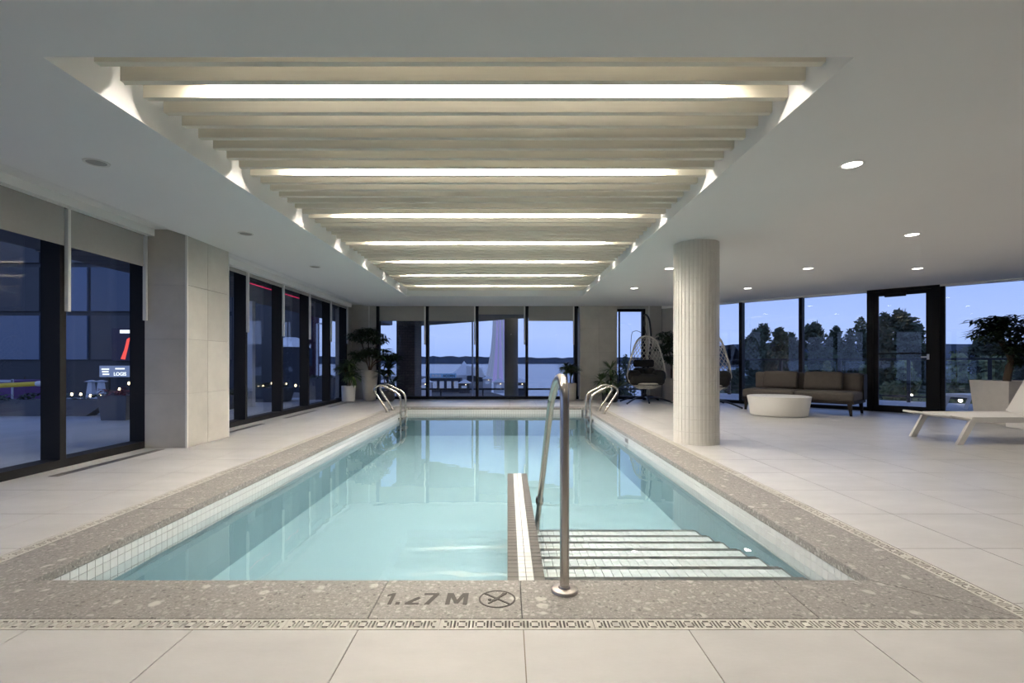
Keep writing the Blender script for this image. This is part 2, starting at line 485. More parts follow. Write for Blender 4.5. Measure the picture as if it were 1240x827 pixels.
# entry steps on the right, each tread tiled white with a dark nosing
SX0 = .178
steps = struct('pool_steps', 'white tiled pool entry steps with dark nosing stripes', 'steps')
sy = [PY0, 2.756, 3.017, 3.288, 3.560, 3.832, 4.104, 4.376]
sz = [-.204, -.251, -.296, -.345, -.392, -.438, -.484]
body = MB(); tl = MB(); TN = .0535
tread_me = {}
for k in range(7):
    body.box(SX0, PX1+WT, sy[k]-(.02 if k == 0 else 0), sy[k+1], ZF, sz[k]-.006)
    y1 = sy[k+1]; nz = .04
    MB().box(SX0, PX1, y1-nz, y1+.004, sz[k]-.045, sz[k]).build('step_nosing', 'dark_tile', steps)
    x = SX0; nx = int((PX1-SX0)/TN); ty = y1-nz
    while ty > sy[k]+.004:
        t0 = max(ty-TN, sy[k])
        for i in range(nx+1):
            xa, xb = SX0+i*TN, min(SX0+(i+1)*TN, PX1)
            if xb-xa < .01: continue
            if k < 1 and i < nx and ty-t0 > TN-.001:
                if 'm' not in tread_me: tread_me['m'] = MB().box(tg, TN-tg, tg, TN-tg, -.006, 0).mesh('step_tile', 'white_tile')
                link('step_tile', tread_me['m'], steps).matrix_basis = Matrix.Translation((xa, t0, sz[k]))
            else: tl.box(xa+tg, xb-tg, t0+tg, ty-tg, sz[k]-.006, sz[k])
        ty = t0
body.build('step_body', 'tile_grout', steps)
tag(tl.build('tread_mosaic', 'white_tile', steps), kind='stuff')
# low dividing wall beside the steps
DX1, DY1, DZ = .178, 4.63, -.050
div = struct('dividing_wall', 'low tiled wall beside the steps, white centre stripe between dark borders', 'wall')
MB().box(.004, DX1-.004, PY0-WT, DY1-.004, ZF, DZ-.006).build('wall_core', 'tile_grout', div)
cols = [(0, .052, 'dark_tile'), (.052, .089, 'white_tile'), (.089, .126, 'white_tile'), (.126, DX1, 'dark_tile')]
nrow = int((DY1-PY0)/.05); rl = (DY1-PY0)/nrow
for (a, b_, m_) in cols:
    me = MB().box(a+tg, b_-tg, tg, rl-tg, -.007, 0).mesh('border_tile' if m_ == 'dark_tile' else 'stripe_tile', m_)
    for i in range(nrow):
        link(me.name.split('.')[0], me, div).matrix_basis = Matrix.Translation((0, PY0+i*rl, DZ))
sd = MB()
sd.box(0, .005, PY0, DY1, DZ-.06, DZ-.008); sd.box(DX1-.005, DX1, PY0, DY1, DZ-.06, DZ-.008); sd.box(0, DX1, DY1-.005, DY1, DZ-.06, DZ-.008)
sd.build('dark_edge', 'dark_tile', div)
sd = MB()
sd.box(0, .0045, PY0, DY1, ZF, DZ-.06); sd.box(DX1-.0045, DX1, PY0, DY1, ZF, DZ-.06); sd.box(0, DX1, DY1-.0045, DY1, ZF, DZ-.06)
sd.build('side_face', 'pool_plaster', div)
sk = thing('wall_fitting', 'small dark square inlet in the right pool wall', 'pool inlet', (PX1, 6.86, -.09))
MB().box(PX1-.004, PX1+.006, 6.78, 6.94, -.125, -.060).build('faceplate', 'steel_dark', sk)
MB().box(PX1-.006, PX1-.003, 6.80, 6.92, -.115, -.070).build('flap', 'vent_metal', sk)
water = MB().add([(PX0-WT, PY0-WT, ZW), (PX1+WT, PY0-WT, ZW), (PX1+WT, PY1+WT, ZW), (PX0-WT, PY1+WT, ZW)], [(0, 1, 2, 3)]).build('pool_water', 'pool_water')
tag(water, 'still pale turquoise water filling the pool', 'water', kind='stuff')

# --- ceiling with the recessed slatted well
WX0, WX1, WY0, WY1, WZ = -2.177, 1.625, 2.365, 10.92, 2.80
ce = MB()
for r in minus((-3.62, 11.6, -2.6, 12.85), (WX0, WX1, WY0, WY1)):
    p = clip(rect(*r), 1, 1, DG+.2)
    if len(p) > 2: ce.prism(p, H, H+.1)
ZC = H+.1
ce.box(WX0-.1, WX0, WY0-.1, WY1+.1, ZC, WZ); ce.box(WX1, WX1+.1, WY0-.1, WY1+.1, ZC, WZ)
ce.box(WX0, WX1, WY0-.1, WY0, ZC, WZ); ce.box(WX0, WX1, WY1, WY1+.1, ZC, WZ)
ce.box(WX0-.1, WX1+.1, WY0-.1, WY1+.1, WZ, WZ+.1)
# raised strip with a sloped shoulder along the left and back windows
ce.add([(-3.62,-2.6,H),(-3.62,12.85,H),(-3.85,13.08,HP),(-3.85,-2.6,HP)], [(0,1,2,3)])
ce.add([(-3.62,12.85,H),(4.45,12.85,H),(4.22,13.08,HP),(-3.85,13.08,HP)], [(0,1,2,3)])
ce.add([(4.45,12.85,H),(4.06,13.24,H),(4.22,13.08,HP)], [(0,1,2)])
ce.box(-4.40, -3.85, -2.6, 13.6, HP, HP+.1); ce.box(-3.85, 4.3, 13.08, 13.6, HP, HP+.1)
ceil = ce.build('ceiling', 'ceiling_paint'); tag(ceil, 'white painted ceiling with a recessed slatted well over the pool', 'ceiling', kind='structure')
# slats across the well; every seventh gap carries a linear light
SP = 1.2125/7; zb, zt = 2.50, 2.605
sl_me = MB().box(-2.105, WX1-.004, 0, .042, zb, zt).mesh('slat', 'slat_wood')
y = 2.915-3*SP; 
while y < WY1-.05:
    if y > WY0+.02: link('slat', sl_me, ceil).matrix_basis = Matrix.Translation((0, y, 0))
    y += SP
order = ['nearest', 'second', 'third', 'fourth', 'fifth', 'sixth', 'farthest']
for i in range(7):
    yl = 2.915+1.2125*i
    t = thing('linear_light', order[i]+' of seven linear lights glowing between the ceiling slats', 'light', (0, yl-.065, 2.64), group='linear lights in the ceiling well')
    MB().box(-1.78, 1.28, yl-.103, yl-.027, 2.576, 2.64).build('housing', 'blind_white', t)
    MB().box(-1.74, 1.24, yl-.092, yl-.038, 2.568, 2.576).build('diffuser', 'led_warm', t)
    MB().box(-1.74, 1.24, yl-.085, yl-.045, 2.640, 2.646).build('added_uplight', 'added_fill_glow', t)  # added unseen strip, lights the slats and the space above
    if i < 7:
        MB().box(-2.112, -2.106, yl-SP+.036, yl-SP+.044, zb, zt+.19).build('hanger', 'blind_white', t)

# --- pillars and walls with stone tiles
def tiled(parent, axis, fixed, a0, a1, sgn, z1, joints_a, joints_z):
    """stone slabs on a vertical plane; axis 'x' -> plane X=fixed with a = Y, axis 'y' -> plane Y=fixed with a = X"""
    A = [a0]+[j for j in joints_a if a0 < j < a1]+[a1]; Zs = [0]+[j for j in joints_z if j < z1]+[z1]
    for i in range(len(A)-1):
        for j in range(len(Zs)-1):
            lo, hi = sorted((fixed, fixed+sgn*.012)); q = .0015
            if axis == 'x': b = MB().box(lo, hi, A[i]+q, A[i+1]-q, Zs[j]+q, Zs[j+1]-q)
            else: b = MB().box(A[i]+q, A[i+1]-q, lo, hi, Zs[j]+q, Zs[j+1]-q)
            b.build('wall_tile', 'stone_tile', parent)
JZ = [.612, 1.232, 1.843]
pil = struct('wall_left_pillar', 'stone tiled pillar between the two left window bays', 'pillar')
MB().box(-4.10, -3.634, 5.714, 6.556, 0, HP+.05).box(-4.28, -4.10, 5.79, 6.545, 0, HP+.05).build('pillar_core', 'stone_joint', pil)
tiled(pil, 'x', -3.634, 5.714, 6.556, 1, 2.404, [6.10], JZ)
tiled(pil, 'y', 5.714, -4.10, -3.634, -1, HP, [], JZ)
MB().box(-3.640, -3.618, 5.698, 5.714, 0, 2.41).build('corner_trim', 'edge_trim', pil)
MB().box(-3.640, -3.618, 6.546, 6.560, 0, 2.41).build('corner_trim', 'edge_trim', pil)
wb = struct('wall_back_left', 'stone tiled wall in the corner left of the back window', 'wall')
MB().box(-4.40, -3.42, 13.262, 13.6, 0, HP+.05).build('wall_core', 'stone_joint', wb)
MB().box(-4.40, -4.10, 12.90, 13.6, 0, HP+.05).build('wall_return', 'stone_tile', wb)
tiled(wb, 'y', 13.262, -4.10, -3.42, -1, HP, [-3.62], JZ)
MB().box(-3.645, -3.620, 13.235, 13.25, 0, HP).build('corner_trim', 'edge_trim', wb)
wp = struct('wall_back_pillar', 'stone tiled pillar between the wide back window and the narrow one', 'pillar')
MB().box(1.89, 2.82, 13.032, 13.6, 0, HP+.05).build('pillar_core', 'stone_joint', wp)
tiled(wp, 'y', 13.032, 1.89, 2.83, -1, 2.46, [2.36], JZ)
MB().box(1.868, 1.89, 13.018, 13.6, 0, HP).build('corner_trim', 'edge_trim', wp)
wr = struct('wall_back_right', 'stone tiled wall behind the first hanging chair', 'wall')
MB().box(3.73, 4.4, 13.252, 13.6, 0, HP+.05).build('wall_core', 'stone_joint', wr)
tiled(wr, 'y', 13.252, 3.73, 4.05, -1, HP, [], JZ)
MB().box(3.705, 3.73, 13.20, 13.6, 0, HP).build('corner_trim', 'edge_trim', wr)
o = MB().box(11.5, 11.6, -2.6, 6.0, 0, H).build('wall_right', 'wall_paint'); tag(o, 'plain painted wall on the far right', 'wall', kind='structure')
o = MB().box(-4.4, 11.6, -2.6, -2.5, 0, HP).build('wall_front', 'wall_paint'); tag(o, 'plain painted wall behind the viewpoint', 'wall', kind='structure')

# --- round column with stacked finger mosaic
cx_, cy_, cr = 2.285, 6.11, .262
colm = struct('column', 'round column clad in cream vertical mosaic tiles beside the pool', 'column')
MB().lathe([(cr-.006, 0), (cr-.006, H)], 48, (cx_, cy_, 0)).build('column_core', 'column_grout', colm, True)
cm = MB(); NT = 34; NR = 16; rh = H/NR
for r_ in range(NR):
    for k in range(NT):
        a0 = 2*math.pi*(k+.06)/NT; a1 = 2*math.pi*(k+.94)/NT; am = (a0+a1)/2
        z0, z1 = r_*rh+.0015, (r_+1)*rh-.0015
        vs = []
        for z in (z0, z1):
            for a, rr in ((a0, cr-.007), (a0, cr-.001), (am, cr+.001), (a1, cr-.001), (a1, cr-.007)):
                vs.append((cx_+rr*math.cos(a), cy_+rr*math.sin(a), z))
        cm.add(vs, [(0,1,6,5),(1,2,7,6),(2,3,8,7),(3,4,9,8),(0,4,3,2,1),(5,6,7,8,9)])
tag(cm.build('finger_mosaic', 'column_tile', colm), kind='stuff')

# --- windows
def pane_m(parent, mb): return mb.build('pane', 'glass', parent)
ZT = 2.37
def left_window(name, label, y0, y1, mull, top=HP):
    wv = struct(name, label, 'window'); XG = XL-.167
    f = MB(); f.box(XG-.012, XL, y0, y1, 0, .075); f.build('sill_frame', 'frame_black', wv)
    f = MB(); f.box(XG-.012, XL-.02, y0, y1, ZT, top); f.build('head_frame', 'frame_black', wv)
    for m_ in mull: MB().box(XG-.012, XL, m_-.02, m_+.045, .075, ZT).build('mullion', 'frame_black', wv)
    e = [y0]+list(mull)+[y1]
    for a, b_ in zip(e[:-1], e[1:]):
        if b_-a > .2: MB().box(XG-.004, XG+.006, a, b_, .07, ZT+.02).build('pane', 'glass', wv)
    return wv
left_window('window_1', 'near left window bay with deep black mullions', -2.5, 5.715, [-1.71, -.44, .83, 2.10, 3.37, 4.643, 5.735])
left_window('window_2', 'far left window bay with four black mullions', 6.556, 12.90, [7.91, 9.175, 10.40, 11.66, 12.84])
w3 = struct('window_3', 'wide back window overlooking the lake', 'window')
bx = [-3.41, -2.11, -.80, .51, 1.80]
MB().box(-3.45, 1.88, 13.24, 13.45, 0, .07).build('sill_frame', 'frame_black', w3)
MB().box(-3.45, 1.88, 13.28, 13.45, ZT+.02, HP).build('head_frame', 'frame_black', w3)
for i, x in enumerate(bx):
    wd = .045 if i == 4 else .035
    MB().box(x-wd, x+wd, 13.24, 13.45, .07, HP-.02).build('mullion', 'frame_black', w3)
for a, b_ in zip(bx[:-1], bx[1:]): MB().box(a, b_, 13.36, 13.37, .06, HP-.02).build('pane', 'glass', w3)
w4 = struct('window_4', 'narrow back window behind the first hanging chair', 'window')
MB().box(2.83, 3.72, 13.26, 13.45, 0, .07).build('sill_frame', 'frame_black', w4)
MB().box(2.83, 3.60, 13.30, 13.45, 2.31, 2.375).build('head_frame', 'frame_black', w4)
MB().box(2.83, 3.72, 13.255, 13.45, 2.375, HP).build('head_trim', 'stone_tile', w4)
MB().box(3.63, 3.71, 13.28, 13.45, .0, HP).build('reveal', 'stone_tile', w4)
MB().box(3.56, 3.63, 13.28, 13.45, .07, 2.375).build('mullion', 'frame_black', w4)
MB().box(2.955, 2.985, 13.36, 13.45, .07, 2.31).build('mullion', 'frame_black', w4)
MB().box(2.82, 3.60, 13.34, 13.35, .06, 2.33).build('pane', 'glass', w4)
w5 = struct('window_5', 'angled window wall behind the sofa', 'window')
wq = struct('wall_angled', 'short stone wall where the angled windows begin behind the column', 'wall')
MB(DT).box(-.1, .69, .012, .2, 0, H).build('wall_core', 'stone_joint', wq)
for j in range(4): MB(DT).box(.0, .69, 0, .012, ([0]+JZ)[j]+.0015, (JZ+[H])[j]-.0015).build('wall_tile', 'stone_tile', wq)
ms = [.72, 1.98, 3.24, 4.46]
MB(DT).box(.69, 4.44, 0, .16, 0, .07).build('sill_frame', 'frame_black', w5)
MB(DT).box(0, 10.6, -.03, .16, ZT, H+.06).build('head_frame', 'ceiling_paint', w5)
for s_ in ms[:-1]: MB(DT).box(s_-.03, s_+.04, 0, .18, .07, ZT).build('mullion', 'frame_black', w5)
for a, b_ in zip(ms[:-1], ms[1:]): MB(DT).box(a, b_, .08, .09, .06, ZT+.01).build('pane', 'glass', w5)
w6 = struct('window_6', 'angled window wall right of the glass door', 'window')
ms = [5.58, 6.86, 8.06, 9.30, 10.5]
MB(DT).box(5.55, 10.6, 0, .16, 0, .07).build('sill_frame', 'frame_black', w6)
for s_ in ms: MB(DT).box(s_-.03, s_+.04, 0, .18, .07, ZT).build('mullion', 'frame_black', w6)
for a, b_ in zip(ms[:-1], ms[1:]): MB(DT).box(a, b_, .08, .09, .06, ZT+.01).build('pane', 'glass', w6)
d1 = struct('door_1', 'black framed glass door to the terrace', 'door')
fr = MB(DT); fr.box(4.44, 4.54, -.04, .16, 0, 2.40); fr.box(5.43, 5.55, -.04, .16, 0, 2.40); fr.box(4.54, 5.43, -.04, .16, 2.34, 2.40); fr.box(4.54, 5.43, 0, .16, 0, .02)
fr.build('door_frame', 'frame_black', d1)
lf = MB(DT); lf.box(4.541, 4.625, .0, .06, .021, 2.339); lf.box(5.35, 5.429, .0, .06, .021, 2.339); lf.box(4.625, 5.35, .0, .06, 2.27, 2.339); lf.box(4.625, 5.35, .0, .06, .021, .125)
leaf_ = lf.build('door_leaf', 'frame_black', d1)
MB(DT).box(4.61, 5.36, .025, .035, .11, 2.29).build('pane', 'glass', leaf_)
MB(DT).box(4.58, 5.40, -.035, -.005, 1.125, 1.15).build('push_bar', 'frame_black', leaf_)
hd = MB(DT); hd.box(5.365, 5.40, -.045, 0, 1.02, 1.12); hd.box(5.28, 5.40, -.055, -.04, 1.055, 1.08); hd.build('handle', 'alu', leaf_)
MB(DT).box(4.73, 5.06, -.07, -.005, 2.24, 2.31).build('door_closer', 'frame_black', leaf_)

# --- valances and roller blinds
def valance(name, b): return tag(b.build(name, 'ceiling_paint'), 'pale valance box above the blinds', 'trim', kind='structure')
tag(MB().box(-4.07, -3.985, -2.5, 5.70, 2.392, HP).build('trim_1', 'ceiling_paint'), 'pale valance above the near left blinds', 'trim', kind='structure')
tag(MB().box(-4.07, -3.985, 6.56, 12.9, 2.375, HP).build('trim_2', 'ceiling_paint'), 'pale valance above the far left blinds', 'trim', kind='structure')
tag(MB().box(-3.42, 1.87, 13.12, 13.19, 2.435, HP).build('trim_3', 'ceiling_paint'), 'pale valance above the back blinds', 'trim', kind='structure')
def blind(label, loc, axis, a0, a1, f, zb_, zt_, chan, group):
    t = thing('roller_blind', label, 'blind', loc, group=group)
    if axis == 'x':
        MB().box(f-.002, f, a0, a1, zb_, zt_).build('fabric', 'blind_fabric', t)
        MB().box(f-.008, f+.004, a0, a1, zb_-.022, zb_).build('bottom_bar', 'blind_fabric', t)
        c = chan
        MB().box(f-.015, f+.02, c-.012, c+.018, 1.44, zt_-.012).build('side_channel', 'blind_white', t)
    else:
        MB().box(a0, a1, f, f+.002, zb_, zt_).build('fabric', 'blind_fabric', t)
        MB().box(a0, a1, f-.004, f+.008, zb_-.022, zb_).build('bottom_bar', 'blind_fabric', t)
        MB().box(chan-.018, chan+.018, f-.02, f+.015, 1.43, zt_-.012).build('side_channel', 'blind_white', t)
    return t
lb = ['grey roller blind at the near left window, cut by the photo edge', 'grey roller blind at the near left window, next to the stone pillar']
blind(lb[0], (-4.0, 4.0, 2.05), 'x', 3.40, 4.64, -4.075, 2.065, 2.40, 4.67, 'left window blinds')
blind(lb[1], (-4.0, 5.1, 2.05), 'x', 4.70, 5.65, -4.075, 2.065, 2.40, 5.67, 'left window blinds')
for i, (a, b_) in enumerate(((6.6, 7.88), (7.94, 9.14), (9.21, 10.37), (10.44, 11.62), (11.70, 12.80))):
    blind('raised grey blind at the far left window, '+['first', 'second', 'third', 'fourth', 'fifth'][i]+' bay from the pillar', (-4.0, (a+b_)/2, 2.3), 'x', a, b_, -4.075, 2.34, 2.40, b_+.030, 'far left blinds')
blb = ['half-lowered grey blind over the brick pier, leftmost of the back window', 'half-lowered grey blind above the white tent, second of the back window', 'higher grey blind above the lit tower, third of the back window', 'half-lowered grey blind over open water, rightmost of the back window']
for i, (a, b_) in enumerate(zip(bx[:-1], bx[1:])):
    blind(blb[i], ((a+b_)/2, 13.25, 2.0), 'y', a+.045, b_-.045, 13.262, 2.245 if i == 2 else 2.075, 2.45, b_-.06, 'back window blinds')

# --- linear floor vents below the left windows
vb = ['below the near left window', 'just past the pillar', 'second past the pillar', 'nearest the plants']
for i, (y0, y1) in enumerate(((4.28, 5.62), (6.7, 7.95), (8.75, 10.15), (10.9, 12.05))):
    t = thing('floor_vent', 'dark slot floor vent '+vb[i], 'vent', (-3.86, (y0+y1)/2, 0), group='linear floor vents')
    MB().box(-3.90, -3.815, y0, y1, -.01, .0015).build('frame', 'vent_metal', t)
    for k in range(4):
        MB().box(-3.893+.0195*k, -3.883+.0195*k, y0+.01, y1-.01, -.002, .0035).build('blade', 'steel_dark', t)

# --- recessed downlights
def downlight(x, y, on, label, power=36):
    t = thing('recessed_downlight', label, 'light', (x, y, H), group='lit downlights' if on else 'unlit downlights')
    MB().lathe([(.060, -.001), (.066, -.006), (.078, -.006), (.082, 0)], 28, (x, y, H)).build('trim_ring', 'ceiling_paint' if on else 'pot_white', t, True)
    MB().lathe([(.062, -.004), (.0, -.0042)], 24, (x, y, H)).build('lens', 'lamp_lens' if on else 'blind_fabric', t)
    if on:
        ld = bpy.data.lights.new('downlight_lamp', 'SPOT'); ld.energy = power; ld.color = (1, .92, .80); ld.spot_size = R(110); ld.spot_blend = .7; ld.shadow_soft_size = .05
        lo = bpy.data.objects.new('lamp', ld); COL.objects.link(lo); lo.parent = t; lo.location = (0, 0, -.02)
DL = [(2.49, 3.645, 'lit downlight in the ceiling nearest the camera right of the well'), (4.53, 5.65, 'lit downlight between the column and the right edge'),
      (6.25, 7.69, 'lit downlight in front of the glass door'), (4.58, 7.69, 'lit downlight in front of the sofa'), (2.47, 7.69, 'lit downlight just left of the column top'),
      (4.64, 9.75, 'lit downlight above the second hanging chair'), (2.45, 9.75, 'lit downlight above the first hanging chair'),
      (4.55, 3.645, 'added downlight outside the view, right front'), (6.4, 5.65, 'added unseen downlight above the sun lounger'), (6.4, 3.645, 'added downlight outside the view, far right front'), (8.2, 5.65, 'added downlight outside the view, far right'),  # this row and the next: unseen downlights added to brighten the room
      (4.55, 1.6, 'added downlight outside the view, beside the camera'), (2.49, 1.2, 'added downlight outside the view, just right of the camera'),(0.2, .6, 'added downlight outside the view, above the camera')]
for (x, y, l) in DL: downlight(x, y, True, l)
for (x, y, l) in ((-2.94, 3.61, 'unlit downlight at upper left nearest the camera'), (-2.91, 5.61, 'unlit downlight by the stone pillar'), (-2.88, 7.56, 'unlit downlight above the far left windows')):
    downlight(x, y, False, l)

# ------------------------------------------------------------------ writing on the coping
def flat(polys, z0, z1, name, m, parent):
    b = MB()
    for i_, p in enumerate(polys): b.prism(p, z0, z1+.00004*(i_ % 60))
    return b.build(name, m, parent)
def bar(p, q, w):
    p, q = Vector(p), Vector(q); d = (q-p).normalized(); n = Vector((-d.y, d.x))*w/2
    return [tuple(p-n), tuple(q-n), tuple(q+n), tuple(p+n)]
mx, my, mh = -.487, 2.022, .098
def MP(u, v): return (mx+u, my+v*mh)
polys = [[MP(.005,0), MP(.020,0), MP(.020,1), MP(.008,1), MP(-.012,.84), MP(-.012,.68), MP(.005,.80)],          # 1
         [MP(.036,0), MP(.053,0), MP(.053,.2), MP(.036,.2)],                                                # .
         [MP(.074,0), MP(.130,0), MP(.130,.14), MP(.098,.14), MP(.130,.54), MP(.122,.66), MP(.108,.57), MP(.074,.13)],   # 2, worn away at the top
         [MP(.152,0), MP(.172,0), MP(.202,.86), MP(.202,1), MP(.140,1), MP(.140,.84), MP(.180,.84)],        # 7
         [MP(.2365,0), MP(.2545,0), MP(.2545,.66), MP(.273,.10), MP(.2885,.10), MP(.307,.66), MP(.307,0), MP(.325,0), MP(.325,1), MP(.300,1), MP(.2808,.40), MP(.2615,1), MP(.2365,1)]]   # M
o = flat(polys, -.001, .0007, 'depth_marking', 'marking', mark_slab); o['label'] = 'dark depth marking 1.27 M, the 2 partly worn'
cxm, cym = -.042, 2.069
polys = []
for k in range(40):
    a0, a1 = 2*math.pi*k/40, 2*math.pi*(k+1)/40; ro, ri = .0755, .0690
    polys.append([(cxm+ro*math.cos(a0), cym+ro*math.sin(a0)), (cxm+ro*math.cos(a1), cym+ro*math.sin(a1)), (cxm+ri*math.cos(a1), cym+ri*math.sin(a1)), (cxm+ri*math.cos(a0), cym+ri*math.sin(a0))])
def q_(u, v): return (cxm+u, cym+v)
polys += [bar(q_(-.052,.047), q_(.052,-.047), .008), bar(q_(.0,.004), q_(.036,.050), .010), bar(q_(.004,.0), q_(.026,.052), .007),
          bar(q_(.004,.006), q_(-.014,-.016), .015), bar(q_(-.012,-.016), q_(-.034,-.040), .007)]
hp = [(cxm-.030+.008*math.cos(2*math.pi*k/12), cym-.008+.008*math.sin(2*math.pi*k/12)) for k in range(12)]
polys.append(hp)
o = flat(polys, -.001, .0009, 'no_diving_symbol', 'marking', mark_slab); o['label'] = 'dark no-diving symbol, diver crossed out in a ring'

# ------------------------------------------------------------------ handrail and ladders
hr = thing('handrail', 'stainless steel handrail curving from the coping down into the steps', 'handrail', (.242, 2.138, 0))
path = [(.242, 2.138, .012), (.242, 2.138, .30), (.242, 2.138, .62), (.242, 2.138, .78)]
path += bez([(.242, 2.138, .78), (.242, 2.155, .855), (.242, 2.215, .893), (.242, 2.33, .898), (.242, 2.47, .878), (.242, 2.60, .835), (.242, 2.78, .755), (.242, 2.95, .63), (.242, 3.86, -.135), (.242, 4.10, -.335), (.242, 4.18, -.438)], 6)[1:]
MB().tube(path, .0200, 18).build('rail', 'steel', hr, True)
MB().lathe([(.056, 0), (.056, .010), (.052, .014), (.026, .016), (.024, .024), (.019, .024)], 36, (.242, 2.138, 0)).build('flange', 'steel_brushed', hr, True)
MB().lathe([(.026, -.02), (.030, 0), (.030, .02), (.026, .04)], 16, (.242, 3.80, -.08)).build('collar', 'steel', hr, True)
def ladder(name, label, sgn, ya, yb, wall):
    t = thing('pool_ladder', label, 'ladder', (wall+sgn*.21, (ya+yb)/2, 0), group='pool ladders')
    for y_ in (ya, yb):
        ax = wall+sgn*.20; vx = wall-sgn*.055
        pts = [(ax, y_, .004), (wall+sgn*.215, y_, .04), (wall+sgn*.48, y_, .45), (wall+sgn*.34, y_, .54), (vx, y_, .345), (vx, y_, -.55)]
        pts = fillet(pts, .13, 8)
        MB().tube(pts, .0215, 12).build('rail', 'steel', t, True)
        MB().lathe([(.046, 0), (.046, .006), (.024, .018), (.022, .018)], 20, (ax, y_, 0)).build('flange', 'steel', t, True)
    for z_ in (-.115, -.34):
        MB().box(vx-.05, vx+.05, ya, yb, z_-.02, z_+.01).build('tread', 'steel_dark', t)
ladder('a', 'left steel pool ladder near the dark palm', -1, 9.76, 10.22, PX0)
ladder('b', 'right steel pool ladder near the hanging chair', 1, 9.49, 10.02, PX1)

# ------------------------------------------------------------------ plants
def leaf_quads(b, p, d, L, W, droop, seg=3, fold=.25):
    """one leaf: folded blade that droops along its length"""
    d = Vector(d).normalized(); up = Vector((0,0,1)); s_ = d.cross(up)
    s_ = s_.normalized() if s_.length > 1e-3 else Vector((1,0,0))
    pts = []; q = Vector(p); dd = d.copy(); n = seg
    for i in range(n+1):
        t = i/n; w_ = W*(math.sin(math.pi*min(1, .08+t*.92))**.8 if 0 < t < 1 else (.15 if t == 0 else .0))
        nn = s_.cross(dd).normalized()
        pts.append((q-s_*w_/2+nn*fold*w_/2, q.copy(), q+s_*w_/2+nn*fold*w_/2))
        dd = (dd+Vector((0,0,-droop/n))).normalized(); q = q+dd*L/n
    vs = [v for tr in pts for v in tr]; fs = []
    for i in range(n):
        fs += [(i*3, i*3+1, i*3+4, i*3+3), (i*3+1, i*3+2, i*3+5, i*3+4)]
    b.add(vs, fs)
def rosette(b, c, n, L, W, droop, rnd, up=(-.2, 1.0)):
    for i in range(n):
        a = rnd.uniform(0, 2*math.pi); e_ = rnd.uniform(*up)
        leaf_quads(b, c, (math.cos(a), math.sin(a), e_), L*rnd.uniform(.75, 1.1), W*rnd.uniform(.8, 1.15), droop*rnd.uniform(.6, 1.3), 4)
def cloud(b, c, rad, n, L, W, rnd):
    for i in range(n):
        while True:
            u = Vector((rnd.uniform(-1,1), rnd.uniform(-1,1), rnd.uniform(-1,1)))
            if u.length < 1: break
        p = Vector(c)+Vector((u.x*rad[0], u.y*rad[1], u.z*rad[2])); a = rnd.uniform(0, 6.28)
        for k in range(3):
            leaf_quads(b, p, (math.cos(a+k*.7), math.sin(a+k*.7), rnd.uniform(-.35, .45)), L*rnd.uniform(.7, 1.2), W, .5, 2)
def pot_round(t, c, prof, m, soil_z, soil_r):
    MB().lathe(prof, 36, c).build('pot', m, t, True)
    MB().lathe([(soil_r, soil_z-.02), (soil_r, soil_z), (0, soil_z+.01)], 24, c).build('soil', 'soil', t)
rn = random.Random(3)
# tall tree in the tall tapered pot, back left corner
c = Vector((-3.48, 12.75, 0))
t = thing('potted_plant', 'tall layered plant in a tall tapered white pot, back left corner', 'plant', c)
pot_round(t, c, [(.13, 0), (.15, .02), (.21, .75), (.205, .77), (.19, .77), (.185, .70)], 'pot_stone', .70, .19)
st = MB(); tips = [((-.22, -.1, 1.62), (.28, .26, .14)), ((.22, .0, 1.58), (.22, .2, .15)), ((-.05, .0, 1.76), (.24, .22, .10)), ((-.27, -.1, 1.14), (.22, .2, .12)), ((.36, -.05, 1.18), (.26, .22, .15)), ((.0, -.1, 1.25), (.22, .2, .12)), ((.62, -.1, 1.12), (.14, .14, .10))]
fo = MB()
for (q, rad) in tips:
    tip = c+Vector(q); st.tube(bez([c+Vector((0,0,.68)), c+Vector((q[0]*.25, q[1]*.3, .95)), tip], 5), [.016]*10+[.006], 6); cloud(fo, tip, rad, 75, .19, .050, rn)
st.build('stem', 'bark', t, True); fo.build('foliage', 'leaf', t)
# low palm in the shorter pot in front of it
c = Vector((-3.86, 12.25, 0))
t = thing('potted_plant', 'bushy palm in a short round white pot, front of the back left corner', 'plant', c)
pot_round(t, c, [(.12, 0), (.155, .03), (.165, .40), (.155, .40), (.15, .37)], 'pot_white', .37, .15)
st = MB(); fo = MB()
for i in range(5):
    a = i*1.3; tip = c+Vector((.10*math.cos(a), .10*math.sin(a), .62+.08*i)); st.tube([c+Vector((.03*math.cos(a), .03*math.sin(a), .35)), tip], .010, 6)
    rosette(fo, tip, 34, .38, .055, .9, rn, (-.3, 1.1))
st.build('stem', 'bark', t, True); fo.build('foliage', 'leaf_palm', t)
# spiky plant behind the left ladder
c = Vector((-2.98, 12.55, 0))
t = thing('potted_plant', 'spiky dark plant in a dark pot behind the left ladder', 'plant', c)
pot_round(t, c, [(.13, 0), (.17, .03), (.17, .26), (.16, .26), (.15, .24)], 'pot_dark', .24, .15)
st = MB(); fo = MB()
for i, (dx, zz) in enumerate(((0, .95), (-.1, .62), (.12, .45), (.02, .78))):
    tip = c+Vector((dx, 0, zz)); st.tube([c+Vector((dx*.3, 0, .22)), tip], .014, 6); rosette(fo, tip, 32, .36, .06, .8, rn, (-.4, 1.4))
st.build('stem', 'bark', t, True); fo.build('foliage', 'leaf', t)
